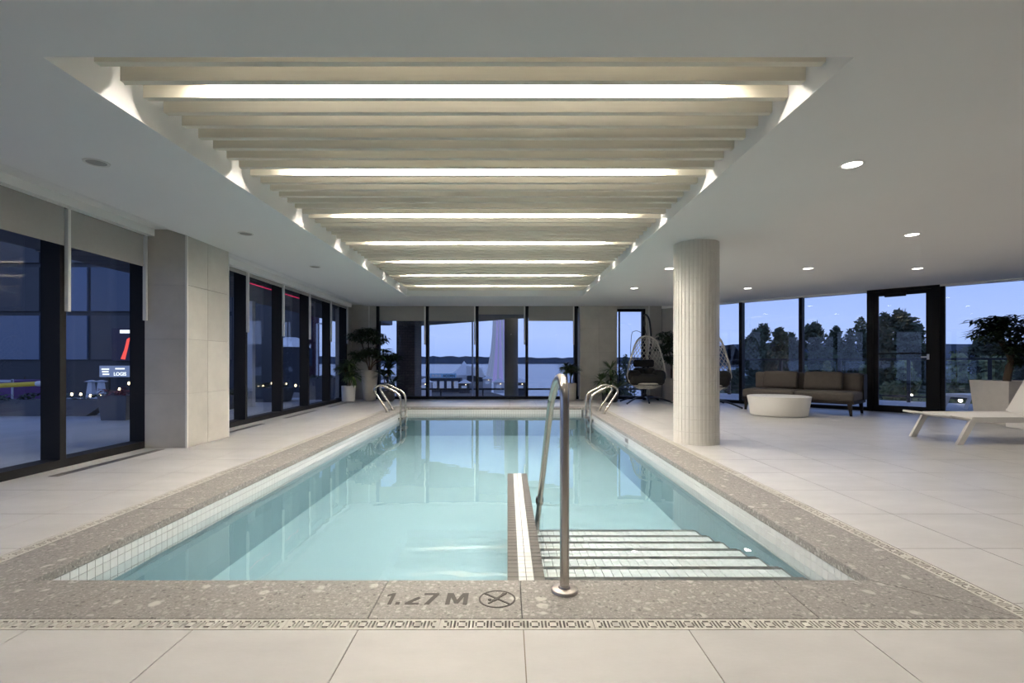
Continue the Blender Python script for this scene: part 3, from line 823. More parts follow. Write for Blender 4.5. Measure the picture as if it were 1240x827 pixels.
# plant in the white pot in front of the back pillar
c = Vector((1.57, 12.72, 0))
t = thing('potted_plant', 'dark leafy plant in a pale pot against the back window', 'plant', c)
pot_round(t, c, [(.13, 0), (.155, .03), (.17, .44), (.16, .44), (.155, .41)], 'pot_stone', .41, .155)
st = MB(); fo = MB()
for i in range(5):
    a = i*1.26; tip = c+Vector((.11*math.cos(a), .08*math.sin(a), .74+.06*(i % 3))); st.tube([c+Vector((.06*math.cos(a), .06*math.sin(a), .38)), tip], .011, 6)
    rosette(fo, tip, 34, .28, .055, .8, rn, (-.3, 1.3))
st.build('stem', 'bark', t, True); fo.build('foliage', 'leaf', t)
# palm beside the right ladder
c = Vector((2.50, 12.3, 0))
t = thing('potted_plant', 'fan palm beside the right ladder against the stone pillar', 'plant', c)
pot_round(t, c, [(.15, 0), (.19, .03), (.20, .22), (.19, .22), (.18, .20)], 'pot_dark', .20, .18)
st = MB(); fo = MB()
for (dx, dy, zz, L) in ((.02, 0, .80, .36), (-.22, 0, .52, .30), (.18, -.05, .34, .34), (-.1, -.1, .30, .34), (.05, .05, .55, .3)):
    tip = c+Vector((dx, dy, zz)); st.tube([c+Vector((dx*.2, 0, .18)), tip], .016, 6); rosette(fo, tip, 48, L, .040, .55, rn, (-.5, 1.5))
st.build('stem', 'bark', t, True); fo.build('foliage', 'leaf_palm', t)
# tree half hidden behind the column
c = Vector((4.10, 12.62, 0))
t = thing('potted_plant', 'tall leafy plant half hidden behind the round column', 'plant', c)
pot_round(t, c, [(.15, 0), (.17, .02), (.21, .55), (.20, .57), (.19, .57), (.18, .50)], 'pot_stone', .50, .18)
st = MB(); fo = MB()
for q, rad in (((-.12, -.05, 1.62), (.24, .2, .13)), ((-.2, -.05, 1.32), (.22, .2, .12)), ((.1, -.1, 1.45), (.22, .2, .2)), ((-.05, -.1, 1.06), (.22, .2, .10))):
    tip = c+Vector(q); st.tube(bez([c+Vector((0,0,.48)), c+Vector((0, 0, .85)), tip], 5), .012, 6); cloud(fo, tip, rad, 60, .17, .055, rn)
st.build('stem', 'bark', t, True); fo.build('foliage', 'leaf', t)
# tree in the square planter by the right windows
c = Vector((7.90, 7.95, 0))
t = thing('potted_tree', 'small spreading tree in a square beige planter by the lounger', 'plant', c)
pl = MB(); zz = [(0, .275), (.03, .28), (.66, .325), (.68, .325)]
vs = []; fs = []
for (z_, r_) in zz+[(.68, .295), (.60, .285)]:
    vs += [(c.x-r_, c.y-r_, z_), (c.x+r_, c.y-r_, z_), (c.x+r_, c.y+r_, z_), (c.x-r_, c.y+r_, z_)]
for i in range(5):
    fs += [(i*4+k, i*4+(k+1) % 4, i*4+4+(k+1) % 4, i*4+4+k) for k in range(4)]
fs.append((3, 2, 1, 0)); pl.add(vs, fs); pl.build('planter', 'pot_stone', t)
MB().box(c.x-.284, c.x+.284, c.y-.284, c.y+.284, .55, .61).build('soil', 'soil', t)
st = MB(); fo = MB()
st.tube(bez([c+Vector((-.05, 0, .58)), c+Vector((.0, 0, .85)), c+Vector((.05, .02, 1.0)), c+Vector((0, 0, 1.2))], 5), [.05]*8+[.04]*8, 8)
for q, rad in (((-.30, 0, 1.62), (.26, .22, .10)), ((-.35, -.05, 1.40), (.22, .2, .08)), ((.05, 0, 1.60), (.28, .25, .14)), ((.1, .1, 1.35), (.25, .25, .2)), ((.40, .1, 1.50), (.25, .25, .15)), ((.5, .1, 1.3), (.2, .25, .2)), ((.0, -.05, 1.18), (.2, .2, .12)), ((.2, 0, 1.05), (.16, .16, .12)), ((-.1, .1, 1.5), (.25, .2, .12))):
    tip = c+Vector(q); st.tube(bez([c+Vector((.02, 0, 1.0)), c+Vector((q[0]*.4, q[1]*.4, (1.0+q[2])/2+.05)), tip], 5), [.022]*6+[.008]*5, 6); cloud(fo, tip, rad, 62, .16, .048, rn)
st.build('trunk', 'bark', t, True); fo.build('foliage', 'leaf', t)

# ------------------------------------------------------------------ hanging egg chairs (local: opening towards -Y)
def prof_w(z):
    P = [(.30, .0), (.325, .16), (.40, .31), (.50, .41), (.65, .46), (.90, .425), (1.15, .355), (1.35, .295), (1.48, .235), (1.56, .155), (1.59, .09), (1.605, 0)]
    for (a, wa), (b_, wb_) in zip(P[:-1], P[1:]):
        if a <= z <= b_:
            return wa+(wb_-wa)*(z-a)/(b_-a)
    return 0
def shell(phi, z):
    w_ = prof_w(z); d_ = w_*1.15+.02*(z > .5); f = math.sin(phi)
    return Vector((w_*math.cos(phi), d_*f if f > 0 else .45*w_*f, z))
def egg_chair(label, loc, rz, group):
    t = thing('hanging_egg_chair', label, 'chair', loc, rz, group)
    rim = []
    zs = [.46+(1.605-.46)*k/24 for k in range(25)]
    rim = [shell(0, z) for z in zs[:-1]]+[Vector((0, .03, 1.608))]+[shell(math.pi, z) for z in reversed(zs[:-1])]
    rim = rim+[shell(math.pi+math.pi*k/12, .46) for k in range(1, 13)]
    MB().tube(rim, .019, 8, False).build('rim', 'rattan', t, True, True)
    b = MB()
    for sg in (1, -1):
        for i in range(22):
            pts = []
            for k in range(27):
                z = .33+(1.57-.33)*k/26; ph = math.pi*(i/22.0*2-.5)+sg*math.pi*.85*k/26
                if z > .47 and math.sin(ph) < -.02:
                    if len(pts) > 1: b.tube(pts, .0075, 4, False)
                    pts = []; continue
                pts.append(shell(ph, z))
            if len(pts) > 1: b.tube(pts, .0075, 4, False)
    for z in (.36, .41):
        b.tube([shell(2*math.pi*k/24, z) for k in range(25)], .014, 6, False)
    b.build('woven_shell', 'rattan', t, False, True)
    cu = MB(); cu.rbox(-.41, .41, -.17, .36, .44, .66, .08, 4, .03)
    cu.rbox(-.45, -.14, -.14, .30, .50, .78, .11, 5); cu.rbox(.14, .45, -.14, .30, .50, .78, .11, 5)
    cu.rbox(-.26, .0, .10, .34, .50, .84, .09, 4, .02); cu.rbox(.0, .26, .10, .34, .50, .84, .09, 4, .02)
    cu.build('seat_cushion', 'cushion_black', t, True, True)
    MB().rbox(-.25, .25, .20, .32, .85, 1.03, .05, 4, .02).build('head_pillow', 'cushion_black', t, True, True)
    s_ = MB(); s_.tube(bez([(.12, .62, .06), (.18, .66, .5), (.24, .62, 1.1), (.25, .50, 1.55), (.14, .25, 1.98), (.0, .05, 2.11), (-.06, .0, 2.07)], 8), .022, 10)
    s_.build('stand_pole', 'stand_black', t, True, True)
    s_ = MB(); s_.tube([(-.05, .0, 2.07), (-.05, .0, 1.93)], .008, 6); s_.lathe([(.02, 0), (.028, .03), (.028, .10), (.02, .13)], 10, (-.05, 0, 1.83)); s_.tube([(-.05, 0, 1.84), (0, .02, 1.62)], .008, 6)
    s_.build('hanging_spring', 'stand_black', t, True, True)
    MB().lathe([(.05, .02), (.05, .17), (.03, .17)], 14, (.12, .62, 0)).build('stand_socket', 'stand_black', t, True, True)
    for (x, y) in ((-.58, -.48), (.50, -.62), (.50, .72), (-.56, .30), (-.02, -.30)):
        m_ = Vector((.12, .62, .09)); e_ = Vector((x, y, .018)); mid = (m_+e_)/2+Vector((0, 0, .055))
        MB().tube(bez([m_, mid, e_], 6), .020, 8).build('foot', 'stand_black', t, True, True)
    return t
ec = egg_chair('woven hanging egg chair with black cushions, fully visible left of the column', (3.33, 12.08, 0), 0, 'hanging egg chairs')
dup(ec, (4.46, 11.15, 0), R(-8), 'woven hanging egg chair mostly hidden behind the round column', 'hanging egg chairs')

# ------------------------------------------------------------------ sofa (local: front -Y, x along) and its cushions
sofa_c = ((4.91+6.08)/2+.32, (10.37+8.99)/2+.30, 0); sr = R(-47)
t = thing('sofa', 'dark brown armless two-seat sofa in front of the angled windows', 'sofa', sofa_c, sr)
L2 = .97
fr = MB(); fr.box(-L2, L2, -.43, .43, .21, .265); fr.build('frame', 'sofa_wood', t, False, True)
fr = MB(); fr.box(-L2, L2, .41, .44, .265, .74); fr.box(L2-.002, L2+.022, .20, .44, .265, .74); fr.build('back_frame', 'sofa_wood', t, False, True)
for (x, y) in ((-.90, -.39), (.90, -.39), (-.90, .39), (.90, .39), (0, -.39), (0, .39)):
    b = MB(); v = []
    for z_, r_ in ((0, .018), (.215, .032)):
        ox = x + (.02 if x > 0 else -.02 if x < 0 else 0)*(1-z_/.215)
        v += [(ox-r_, y-r_, z_), (ox+r_, y-r_, z_), (ox+r_, y+r_, z_), (ox-r_, y+r_, z_)]
    b.add(v, [(3,2,1,0), (4,5,6,7), (0,1,5,4), (1,2,6,5), (2,3,7,6), (3,0,4,7)]); b.build('leg', 'sofa_wood', t, False, True)
for s_ in (-1, 1):
    x0, x1 = (-L2, -.003) if s_ < 0 else (.003, L2)
    MB().rbox(x0, x1, -.45, .38, .262, .425, .045, 4, .012).build('seat_cushion', 'sofa_fabric', t, True, True)
    MB().rbox(x0+.01, x1-.01, .19, .405, .40, .765, .05, 4, .02).build('back_cushion', 'sofa_fabric', t, True, True)
def pillow(lx, w_, label):
    Tm = Matrix.Translation(sofa_c) @ Matrix.Rotation(sr, 4, 'Z')
    p = Tm @ Vector((lx, .08, .43))
    q = thing('throw_pillow', label, 'pillow', p, sr, 'sofa pillows')
    TT = Matrix.Translation((0, .03, .19)) @ Matrix.Rotation(R(-14), 4, 'X')
    MB(TT).rbox(-w_/2, w_/2, -.055, .055, -.19, .17, .045, 4, .035).build('cover', 'pillow_fabric', q, True, True)
pillow(-.42, .66, 'brown lumbar pillow on the left half of the sofa')
pillow(.35, .66, 'brown lumbar pillow on the right half of the sofa')
# drum coffee table
c = (4.97, 9.25, 0)
t = thing('coffee_table', 'round cream drum coffee table in front of the sofa', 'table', c)
MB().lathe([(.44, 0), (.465, .012), (.475, .04), (.525, .345), (.522, .352)], 48, c).build('drum', 'table_white', t, True)
MB().lathe([(.522, .352), (.505, .356), (0, .356)], 48, c).build('top', 'table_white', t, True)

# ------------------------------------------------------------------ sun lounger at the right edge
t = thing('sun_lounger', 'white sun lounger with raised backrest at the right edge', 'sun lounger', (6.2, 6.27, 0))
y0, y1 = 5.93, 6.61; X0, X1, XB = 5.22, 7.45, 6.54
for y_ in (y0, y1):
    MB().box(X0+.23, X1, y_-.02, y_+.02, .262, .325).build('side_rail', 'lounger_white', t)
    for (xt, xb) in ((X0+.23, X0+.05), (X1-.30, X1-.12)):
        b = MB(); v = []
        for z_, xx in ((0, xb), (.3235, xt)): v += [(xx, y_-.0185, z_), (xx+.075, y_-.0185, z_), (xx+.075, y_+.0185, z_), (xx, y_+.0185, z_)]
        b.add(v, [(3,2,1,0), (4,5,6,7), (0,1,5,4), (1,2,6,5), (2,3,7,6), (3,0,4,7)]); b.build('leg', 'lounger_white', t)
MB().tube([(X0-.02, y0-.015, .335), (X0-.02, y1+.015, .335)], .014, 8).build('foot_bar', 'lounger_white', t, True)
for y_ in (y0, y1): MB().tube(bez([(X0-.02, y_, .335), (X0+.12, y_, .312), (X0+.27, y_, .300)], 4), .014, 8).build('edge_tube', 'lounger_white', t, True)
MB().box(X0+.3, X0+.34, y0+.021, y1-.021, .265, .289).build('cross_bar', 'lounger_white', t)
MB().box(X1-.3, X1-.26, y0+.021, y1-.021, .265, .289).build('cross_bar', 'lounger_white', t)
def sling(prof, y0, y1, th):
    b = MB(); vs = []
    for (x, z) in prof: vs += [(x, y0, z), (x, y1, z), (x, y1, z-th), (x, y0, z-th)]
    fs = []
    for i in range(len(prof)-1):
        for k in range(4): fs.append((i*4+k, i*4+(k+1) % 4, i*4+4+(k+1) % 4, i*4+4+k))
    fs += [(3, 2, 1, 0), tuple(range(len(vs)-4, len(vs)))]
    return b.add(vs, fs)
sling([(X0-.02, .345), (X0+.10, .322), (X0+.25, .308), (X0+.45, .312), (X0+.7, .318), (XB, .318)], y0+.021, y1-.021, .018).build('seat_sling', 'lounger_sling', t, True)
sling([(XB, .338), (XB+.42, 1.05)], y0-.01, y1+.01, .03).build('backrest', 'lounger_sling', t)
for y_ in (y0+.02, y1-.02):
    MB().tube([(XB+.28, y_, .78), (XB+.62, y_, .30)], .014, 8).build('back_strut', 'lounger_white', t, True)
t = thing('side_table', 'low white cube table half hidden behind the lounger', 'table', (7.72, 7.35, 0))
MB().rbox(7.42, 7.90, 7.10, 7.52, 0.0, .28, .012, 2).build('cube', 'lounger_white', t)

# ------------------------------------------------------------------ outside
mat('paving', (.44, .45, .47), .6, var=.10, scale=1.5)
mat('ground', (.10, .105, .11), .9, var=.25, scale=.15)
mat('lawn', (.05, .075, .04), .95, var=.3, scale=.2)
mat('lake', (.10, .14, .20), .22, bump=.25, bscale=.35, stretch=(.25, 1, 1))
mat('hill', (.040, .060, .090), .95, var=.35, scale=.02)  # bluish base colour carries the distance haze
mat('dark_facade', (.045, .048, .056), .6, var=.12, scale=.15)
mat('facade_panel', (.075, .078, .088), .55, var=.1, scale=.3, rand=.25)
mat('facade_glass', (.10, .14, .22), .1, rand=.3)
mat('purple_wall', (.075, .035, .060), .8, var=.1, scale=.3)
mat('soffit', (.075, .075, .085), .6)
mat('concrete', (.20, .185, .175), .8, var=.1, scale=2)
mat('pale_metal', (.55, .57, .62), .5)
mat('rail_black', (.02, .022, .026), .5)
mat('tent_fabric', (.92, .92, .93), .8)
mat('trailer_blue', (.36, .62, .82), .6)
mat('kiosk_dark', (.035, .04, .055), .7)
mat('white_paint', (.75, .75, .76), .6)
mat('purple_banner', (.14, .06, .20), .7)
mat('yellow_paint', (.80, .55, .03), .5)
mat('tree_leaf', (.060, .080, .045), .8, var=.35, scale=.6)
mat('bush_leaf_lit', (.24, .27, .12), .8, var=.35, scale=.8)  # warm light on the pale bushes put into a raised leaf colour
mat('trunk', (.045, .038, .03), .9)
mat('planter_grey', (.11, .115, .13), .7)
mat('flower', (.20, .07, .08), .8, var=.4, scale=9)
brickmat('brick', (.050, .042, .045), (.072, .058, .058), (.028, .026, .030), 3.2, (R(90), 0, 0))
emit('lit_fabric', (.38, .37, .92), .60)
emit('lit_fabric_pale', (.36, .46, .80), .50)
emit('sign_panel', (.20, .27, .50), .8)
emit('sign_white', (.9, .95, 1.0), 1.5)
emit('screen_dark', (.02, .02, .06), .6)
emit('screen_red', (1.0, .10, .08), 1.2)
emit('lamp_white', (1, .9, .75), 6)
clear('rail_glass', (.80, .84, .86), .05)

# ground, lake, terraces
def plane(name, m, poly, z0, z1, label, cat): return tag(MB().prism(poly, z0, z1).build(name, m), label, cat, kind='structure')
plane('lake', 'lake', rect(-1500, 2500, 30, 3200), -6.2, -4.2, 'calm blue lake stretching to the far shore', 'lake')
plane('ground', 'ground', [(-200, -60), (8, -60), (8, 22), (-2, 60), (-4, 125), (-200, 160)], -4.6, -2.6, 'dark paved fairground below the left and back windows', 'ground')
plane('lawn', 'lawn', [(8, -60), (260, -60), (260, 150), (60, 190), (30, 120), (14, 40), (8, 22)], -5.6, -3.9, 'dark grass and road beyond the right terrace', 'ground')
plane('terrace_left', 'paving', [(-13.5, -3), (-4.42, -3), (-4.42, 13.3), (-8.2, 13.3), (-8.2, 9.6), (-13.5, 9.6)], -.5, -.02, 'grey paved terrace outside the left windows', 'terrace')
plane('terrace_back', 'paving', [(-8.2, 13.62), (3.9, 13.62), (6.5, 18.5), (-8.2, 18.5)], -2.6, -1.1, 'lower terrace outside the back window', 'terrace')
plane('terrace_right', 'paving', [tuple(DT @ Vector((s_, n_, 0)))[:2] for s_, n_ in ((-.3, .2), (14, .2), (14, 4.0), (-.3, 4.0))], -.4, -.02, 'pale terrace deck beyond the angled windows', 'terrace')

# hills
def ridge(name, label, x0, x1, y, zbase, hs, depth):
    n = len(hs); b = MB(); vs = []; fs = []
    for i, h in enumerate(hs):
        x = x0+(x1-x0)*i/(n-1); vs += [(x, y, zbase), (x, y+depth*.25, zbase+h), (x, y+depth, zbase+h*.9), (x, y+depth*1.2, zbase)]
    for i in range(n-1):
        for k in range(3): fs.append((i*4+k, i*4+4+k, i*4+5+k, i*4+1+k))
    b.add(vs, fs); o = b.build(name, 'hill'); return tag(o, label, 'hill', kind='structure')
rh_ = random.Random(5)
ridge('far_shore', 'dark wooded far shore of the lake', -1400, 1400, 1500, -4.3, [19+rh_.uniform(-2, 2)+(4 if i < 68 else 0) for i in range(140)], 300)
ridge('far_ridge', 'flat blue ridge behind the right trees', 300, 1500, 620, -4, [29+rh_.uniform(-.4, .4) for i in range(40)], 200)

# canopies and outside supports
cn = MB(); cn.prism([(-3.3, 13.6), (-3.3, 18.6), (-2.85, 18.2), (-.1, 15.8), (2.6, 13.6)], 2.30, 2.55)
tag(cn.build('canopy_back', 'soffit'), 'dark canopy edge outside the back window', 'canopy', kind='structure')
cl = struct('canopy_left', 'dark boarded soffit outside the left windows', 'canopy')
MB().box(-5.82, -4.33, -3, 19, 2.36, 2.6).build('slab', 'soffit', cl)
sb = MB().box(-5.80, -4.36, 0, .28, 2.335, 2.36).mesh('board', 'soffit')
for i in range(42): link('board', sb, cl).matrix_basis = Matrix.Translation((0, 6.2+.3*i, 0))
t = thing('led_strip', 'red light line on the soffit outside the far left windows', 'light', (-4.44, 10.5, 2.33))
MB().box(-4.447, -4.437, 8.2, 11.2, 2.328, 2.336).build('tube', 'red_led', t)
t = thing('brick_pier', 'dark brick pier outside the left bay of the back window', 'pier', (-3.03, 15.6, -1.1))
MB().box(-3.30, -2.76, 15.0, 16.2, -1.1, 2.30).build('brickwork', 'brick', t)
t = thing('concrete_column', 'round grey concrete column outside the third bay of the back window', 'column', (.115, 15.5, -1.1))
MB().lathe([(.21, 0), (.21, 3.4)], 28, (.115, 15.5, -1.1)).build('shaft', 'concrete', t, True)
t = thing('flag_pole', 'slim pale pole outside the second bay of the back window', 'pole', (-1.17, 16.9, -1.1))
MB().tube([(-1.17, 16.9, -1.1), (-1.17, 16.9, 3.6)], .028, 10).build('pole', 'pale_metal', t, True)
# railing of the lower back terrace
t = thing('railing', 'dark metal railing along the lower terrace outside the back window', 'railing', (-1, 18.0, -1.1))
MB().box(-7, 5.6, 17.97, 18.03, -.02, .04).build('top_rail', 'rail_black', t)
MB().box(-7, 5.6, 17.98, 18.02, -1.02, -.98).build('bottom_rail', 'rail_black', t)
for i in range(9): MB().box(-6.9+1.5*i, -6.85+1.5*i, 17.97, 18.02, -1.1, .0).build('post', 'rail_black', t)
# railing of the right terrace, glass infill
t = thing('railing', 'black glass railing around the right terrace', 'railing', DT @ Vector((6, 3.6, 0)))
MB(DT).box(-.2, 14, 3.56, 3.62, 1.02, 1.07).build('top_rail', 'rail_black', t)
MB(DT).box(-.2, 14, 3.58, 3.60, .10, .14).build('bottom_rail', 'rail_black', t)
for i in range(10):
    MB(DT).box(.3+1.45*i, .37+1.45*i, 3.55, 3.63, -.02, 1.02).build('post', 'rail_black', t)
    MB(DT).box(.42+1.45*i, 1.7+1.45*i, 3.585, 3.595, .14, 1.0).build('pane', 'rail_glass', t)
# outdoor bench and ground lamps on the right terrace
bm_ = px(1180, 490, 10.6)
t = thing('outdoor_lounger', 'pale outdoor lounger on the terrace beyond the glass', 'sun lounger', (bm_.x, bm_.y, 0))
MB().box(bm_.x-.42, bm_.x+1.0, bm_.y-.3, bm_.y+.3, .24, .30).build('seat', 'lounger_white', t)
for x in (bm_.x-.35, bm_.x+.9):
    for y in (bm_.y-.27, bm_.y+.23):
        b = MB(); v = []
        for z_, xx in ((0, x-.10), (.25, x)): v += [(xx, y, z_), (xx+.06, y, z_), (xx+.06, y+.04, z_), (xx, y+.04, z_)]
        b.add(v, [(3,2,1,0), (4,5,6,7), (0,1,5,4), (1,2,6,5), (2,3,7,6), (3,0,4,7)]); b.build('leg', 'lounger_white', t)
for i, (x, y, D) in enumerate(((1103, 479, 12.6), (1163, 485, 11.9))):
    p = px(x, y, D); t = thing('ground_lamp', 'small glowing ball lamp '+('seen through the glass door' if i == 0 else 'under the outdoor lounger'), 'lamp', (p.x, p.y, 0))
    MB().tube([(p.x, p.y, 0), (p.x, p.y, p.z-.03)], .012, 6).build('stem', 'rail_black', t)
    MB().lathe([(0, -.045), (.03, -.034), (.045, 0), (.03, .034), (0, .045)], 14, p).build('globe', 'lamp_white', t, True)

# trees beyond the right terrace
def tree(label, x, ytop, D, wpx, zg, n, m='tree_leaf', cat='tree', group='trees beyond the right terrace', col=False, seed=0):
    rr = random.Random(seed*13+5); p = px(x, ytop, D); h = p.z-zg; wd = wpx*1.35*D/FPX
    t = thing('tree' if cat == 'tree' else 'bush', label, cat, (p.x, p.y, zg), group=group)
    if cat == 'tree':
        MB().tube([(p.x, p.y, zg), (p.x+.1, p.y, zg+h*.5), (p.x, p.y, zg+h*.9)], [wd*.05, wd*.035, wd*.01], 7).build('trunk', 'trunk', t, True)
    b = MB(); blobs = []
    for i in range(9 if cat == 'tree' else 6):
        f = (i+.5)/9 if cat == 'tree' else (i+.5)/6
        zc = zg+h*(.28+.62*f) if cat == 'tree' else zg+h*(.2+.6*f)
        sp = wd*.5*math.sin(math.pi*min(.93, .25+.70*f))
        a = rr.uniform(0, 6.28); blobs.append((Vector((p.x+math.cos(a)*sp*.6, p.y+math.sin(a)*sp*.6, zc)), sp*.75+wd*.06, h*.13))
    blobs.append((Vector((p.x, p.y, zg+h*.88)), wd*.20, h*.12))
    for i in range(n):
        c_, r1, r2 = blobs[rr.randrange(len(blobs))]
        u = Vector((rr.gauss(0, 1), rr.gauss(0, 1), rr.gauss(0, 1))).normalized()*rr.uniform(.5, 1.0)
        q = c_+Vector((u.x*r1, u.y*r1, u.z*r2)); s_ = wd*rr.uniform(.05, .10)
        d1_ = Vector((rr.gauss(0, 1), rr.gauss(0, 1), rr.gauss(0, 1))).normalized(); d2_ = d1_.orthogonal().normalized()
        b.add([q-d1_*s_, q-d2_*s_*.6, q+d1_*s_, q+d2_*s_*.6], [(0, 1, 2, 3)])
    b.build('crown', m, t)
TR = [('leafy tree just right of the first angled mullion', 914, 398, 46, 30), ('tall tree left of centre behind the sofa', 925, 391, 50, 30), ('second tree of the group behind the sofa left half', 944, 396, 52, 28),
      ('tree right beside the middle mullion, left side', 958, 401, 50, 24), ('broad tree right of the middle mullion', 984, 390, 48, 34), ('small tree behind the sofa right half', 1012, 395, 50, 24),
      ('tree left of the door frame, lower one', 1029, 397, 52, 20), ('tall tree against the left door frame', 1044, 384, 46, 24), ('left tall tree seen through the glass door', 1070, 378, 44, 32),
      ('tallest tree seen through the middle of the glass door', 1088, 373, 44, 42), ('right tree seen through the glass door', 1110, 390, 44, 30), ('dark rounded tree right of the door', 1200, 410, 46, 60), ('dark tree behind the square planter', 1240, 418, 40, 50)]
for i, (l, x, yt, D, wp) in enumerate(TR): tree(l, x, yt, D+9*(i % 3), wp, -3.9, 1700, seed=i)
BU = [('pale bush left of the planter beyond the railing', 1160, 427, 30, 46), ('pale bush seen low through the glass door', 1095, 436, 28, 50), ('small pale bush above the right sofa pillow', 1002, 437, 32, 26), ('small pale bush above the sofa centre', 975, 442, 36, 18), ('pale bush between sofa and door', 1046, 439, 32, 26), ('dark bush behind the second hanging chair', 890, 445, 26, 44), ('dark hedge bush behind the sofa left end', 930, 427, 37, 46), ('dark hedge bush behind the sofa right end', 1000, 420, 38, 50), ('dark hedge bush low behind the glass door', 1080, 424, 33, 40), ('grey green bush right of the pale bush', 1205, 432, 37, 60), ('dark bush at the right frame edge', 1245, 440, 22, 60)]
for i, (l, x, yt, D, wp) in enumerate(BU): tree(l, x, yt, D, wp*.8, -3.9, 1300, 'bush_leaf_lit' if 'pale' in l else 'tree_leaf', 'bush', 'bushes beyond the right terrace', seed=40+i)
tree('conifer seen through the narrow back window', 757, 428, 26, 16, -2.6, 900, seed=71, group='trees by the lake')
tree('bush low in the narrow back window', 752, 452, 24, 26, -2.6, 900, cat='bush', seed=72, group='trees by the lake')
tree('dark bush on the shore in the right bay of the back window', 672, 474, 24, 14, -2.6, 500, cat='bush', seed=73, group='trees by the lake')
t = thing('reflection_arc', 'slim arc standing in for a faint reflection in the narrow back window', 'street lamp', (5.7, 23, -2.6))
MB().tube(bez([(5.25, 21.5, -2.6), (5.25, 21.5, 1.6), (5.45, 21.5, 2.3), (6.0, 21.5, 2.0)], 6), .012, 6).build('post', 'rail_black', t, True)  # thin solid arc in place of a faint reflection in the pane

# fairground behind the back window
t = thing('marquee_tent', 'white peaked marquee tent beyond the second bay of the back window', 'tent', (-8.7, 100, -2.6))
p = px(562, 437, 100); cxx, zt_ = p.x, p.z
b = MB(); n = 24; vs = []; fs = []
for j, (rr_, zz_) in enumerate(((2.9, -1.6), (1.6, -.75), (.75, .15), (.25, .9), (.02, zt_))):
    for k in range(n):
        a = 2*math.pi*k/n; q = 1/max(abs(math.cos(a)), abs(math.sin(a))); q = 1+(q-1)*(.9 if j < 2 else .3); vs.append((cxx+rr_*q*math.cos(a), 100+rr_*q*math.sin(a), zz_))
for j in range(4):
    for k in range(n): fs.append((j*n+k, j*n+(k+1) % n, (j+1)*n+(k+1) % n, (j+1)*n+k))
b.add(vs, fs).build('roof', 'tent_fabric', t, True)
MB().box(cxx-2.9, cxx+2.9, 97.1, 102.9, -2.6, -1.55).build('side_wall', 'tent_fabric', t)
t = thing('gabled_pavilion', 'low white pavilion roof left of the lit tower', 'pavilion', (-5.3, 95, -2.6))
MB().add([(-7.6, 93, -1.2), (-4.1, 93, -2.0), (-4.1, 97, -2.0), (-7.6, 97, -1.2), (-7.6, 93, .3), (-4.9, 93, -.1), (-4.9, 97, -.1), (-7.6, 97, .3)], [(0,3,2,1), (4,5,6,7), (0,1,5,4), (1,2,6,5), (2,3,7,6), (3,0,4,7)]).build('roof', 'tent_fabric', t)
MB().box(-7.5, -4.2, 93.2, 96.8, -2.6, -1.6).build('side_wall', 'kiosk_dark', t)
# the tall draped tower, its violet highlights put into glowing panel colours
t = thing('lit_tower', 'tall draped fabric tower glowing violet beside the concrete column', 'tower', (-1.45, 90, -2.6))
b = MB(); b2 = MB(); n = 40; H_ = [(-2.6, 2.5), (0, 1.95), (3, 1.45), (6, 1.2), (10, 1.05), (14, .95)]
def tower(b, k0, k1):
    vs = []; fs = []; m_ = k1-k0+1
    for (z, r_) in H_:
        for k in range(k0, k1+1):
            a = 2*math.pi*k/n; q = r_*(1+.07*(k % 2)); vs.append((-1.45+q*math.cos(a), 90+q*math.sin(a), z))
    for j in range(len(H_)-1):
        for k in range(m_-1): fs.append((j*m_+k, j*m_+k+1, (j+1)*m_+k+1, (j+1)*m_+k))
    b.add(vs, fs)
tower(b, 27, 29); tower(b, 30, 32); tower(b, 34, 36); tower(b2, 0, 27); tower(b2, 29, 30); tower(b2, 32, 34); tower(b2, 36, 40)
b.build('violet_highlight', 'lit_fabric', t); b2.build('pale_panel', 'lit_fabric_pale', t)
# stall with the blue banner
def text(s, size, loc, m, parent, name='lettering', sx=1.0, rz=0.0):
    cu = bpy.data.curves.new('t', 'FONT'); cu.body = s; cu.size = size; cu.align_x = 'LEFT'; cu.extrude = .01; cu.offset = size*.02
    ob = bpy.data.objects.new('t', cu); COL.objects.link(ob)
    bpy.context.view_layer.update()
    me = bpy.data.meshes.new_from_object(ob.evaluated_get(bpy.context.evaluated_depsgraph_get()))
    bpy.data.objects.remove(ob)
    me.transform(Matrix.Translation(loc) @ Matrix.Rotation(rz, 4, 'Z') @ Matrix.Rotation(R(90), 4, 'X') @ Matrix.Scale(sx, 4, (1,0,0)))
    me.materials.clear(); me.materials.append(M[m]); me.name = name
    return link(name, me, parent)
t = thing('food_stall', 'dark stall with a blue banner sign in the second bay of the back window', 'stall', (-7.6, 60, -2.6))
MB().box(-9.2, -5.6, 60, 62.5, -2.6, -.95).build('body', 'kiosk_dark', t)
bn = MB().box(-9.2, -6.1, 59.9, 60.1, -.90, -.38).build('banner', 'trailer_blue', t)
text('ACORN', .42, (-7.65, 59.88, -.80), 'kiosk_dark', bn, sx=.95)
for i in range(3): MB().box(-9.0+.4*i, -8.7+.4*i, 59.86, 59.9, -.78, -.50).build('banner_mark', 'white_paint', bn)
for i in range(4): MB().box(-8.9+.85*i, -8.4+.85*i, 59.94, 60, -2.2, -1.3).build('window', 'sign_panel', t)
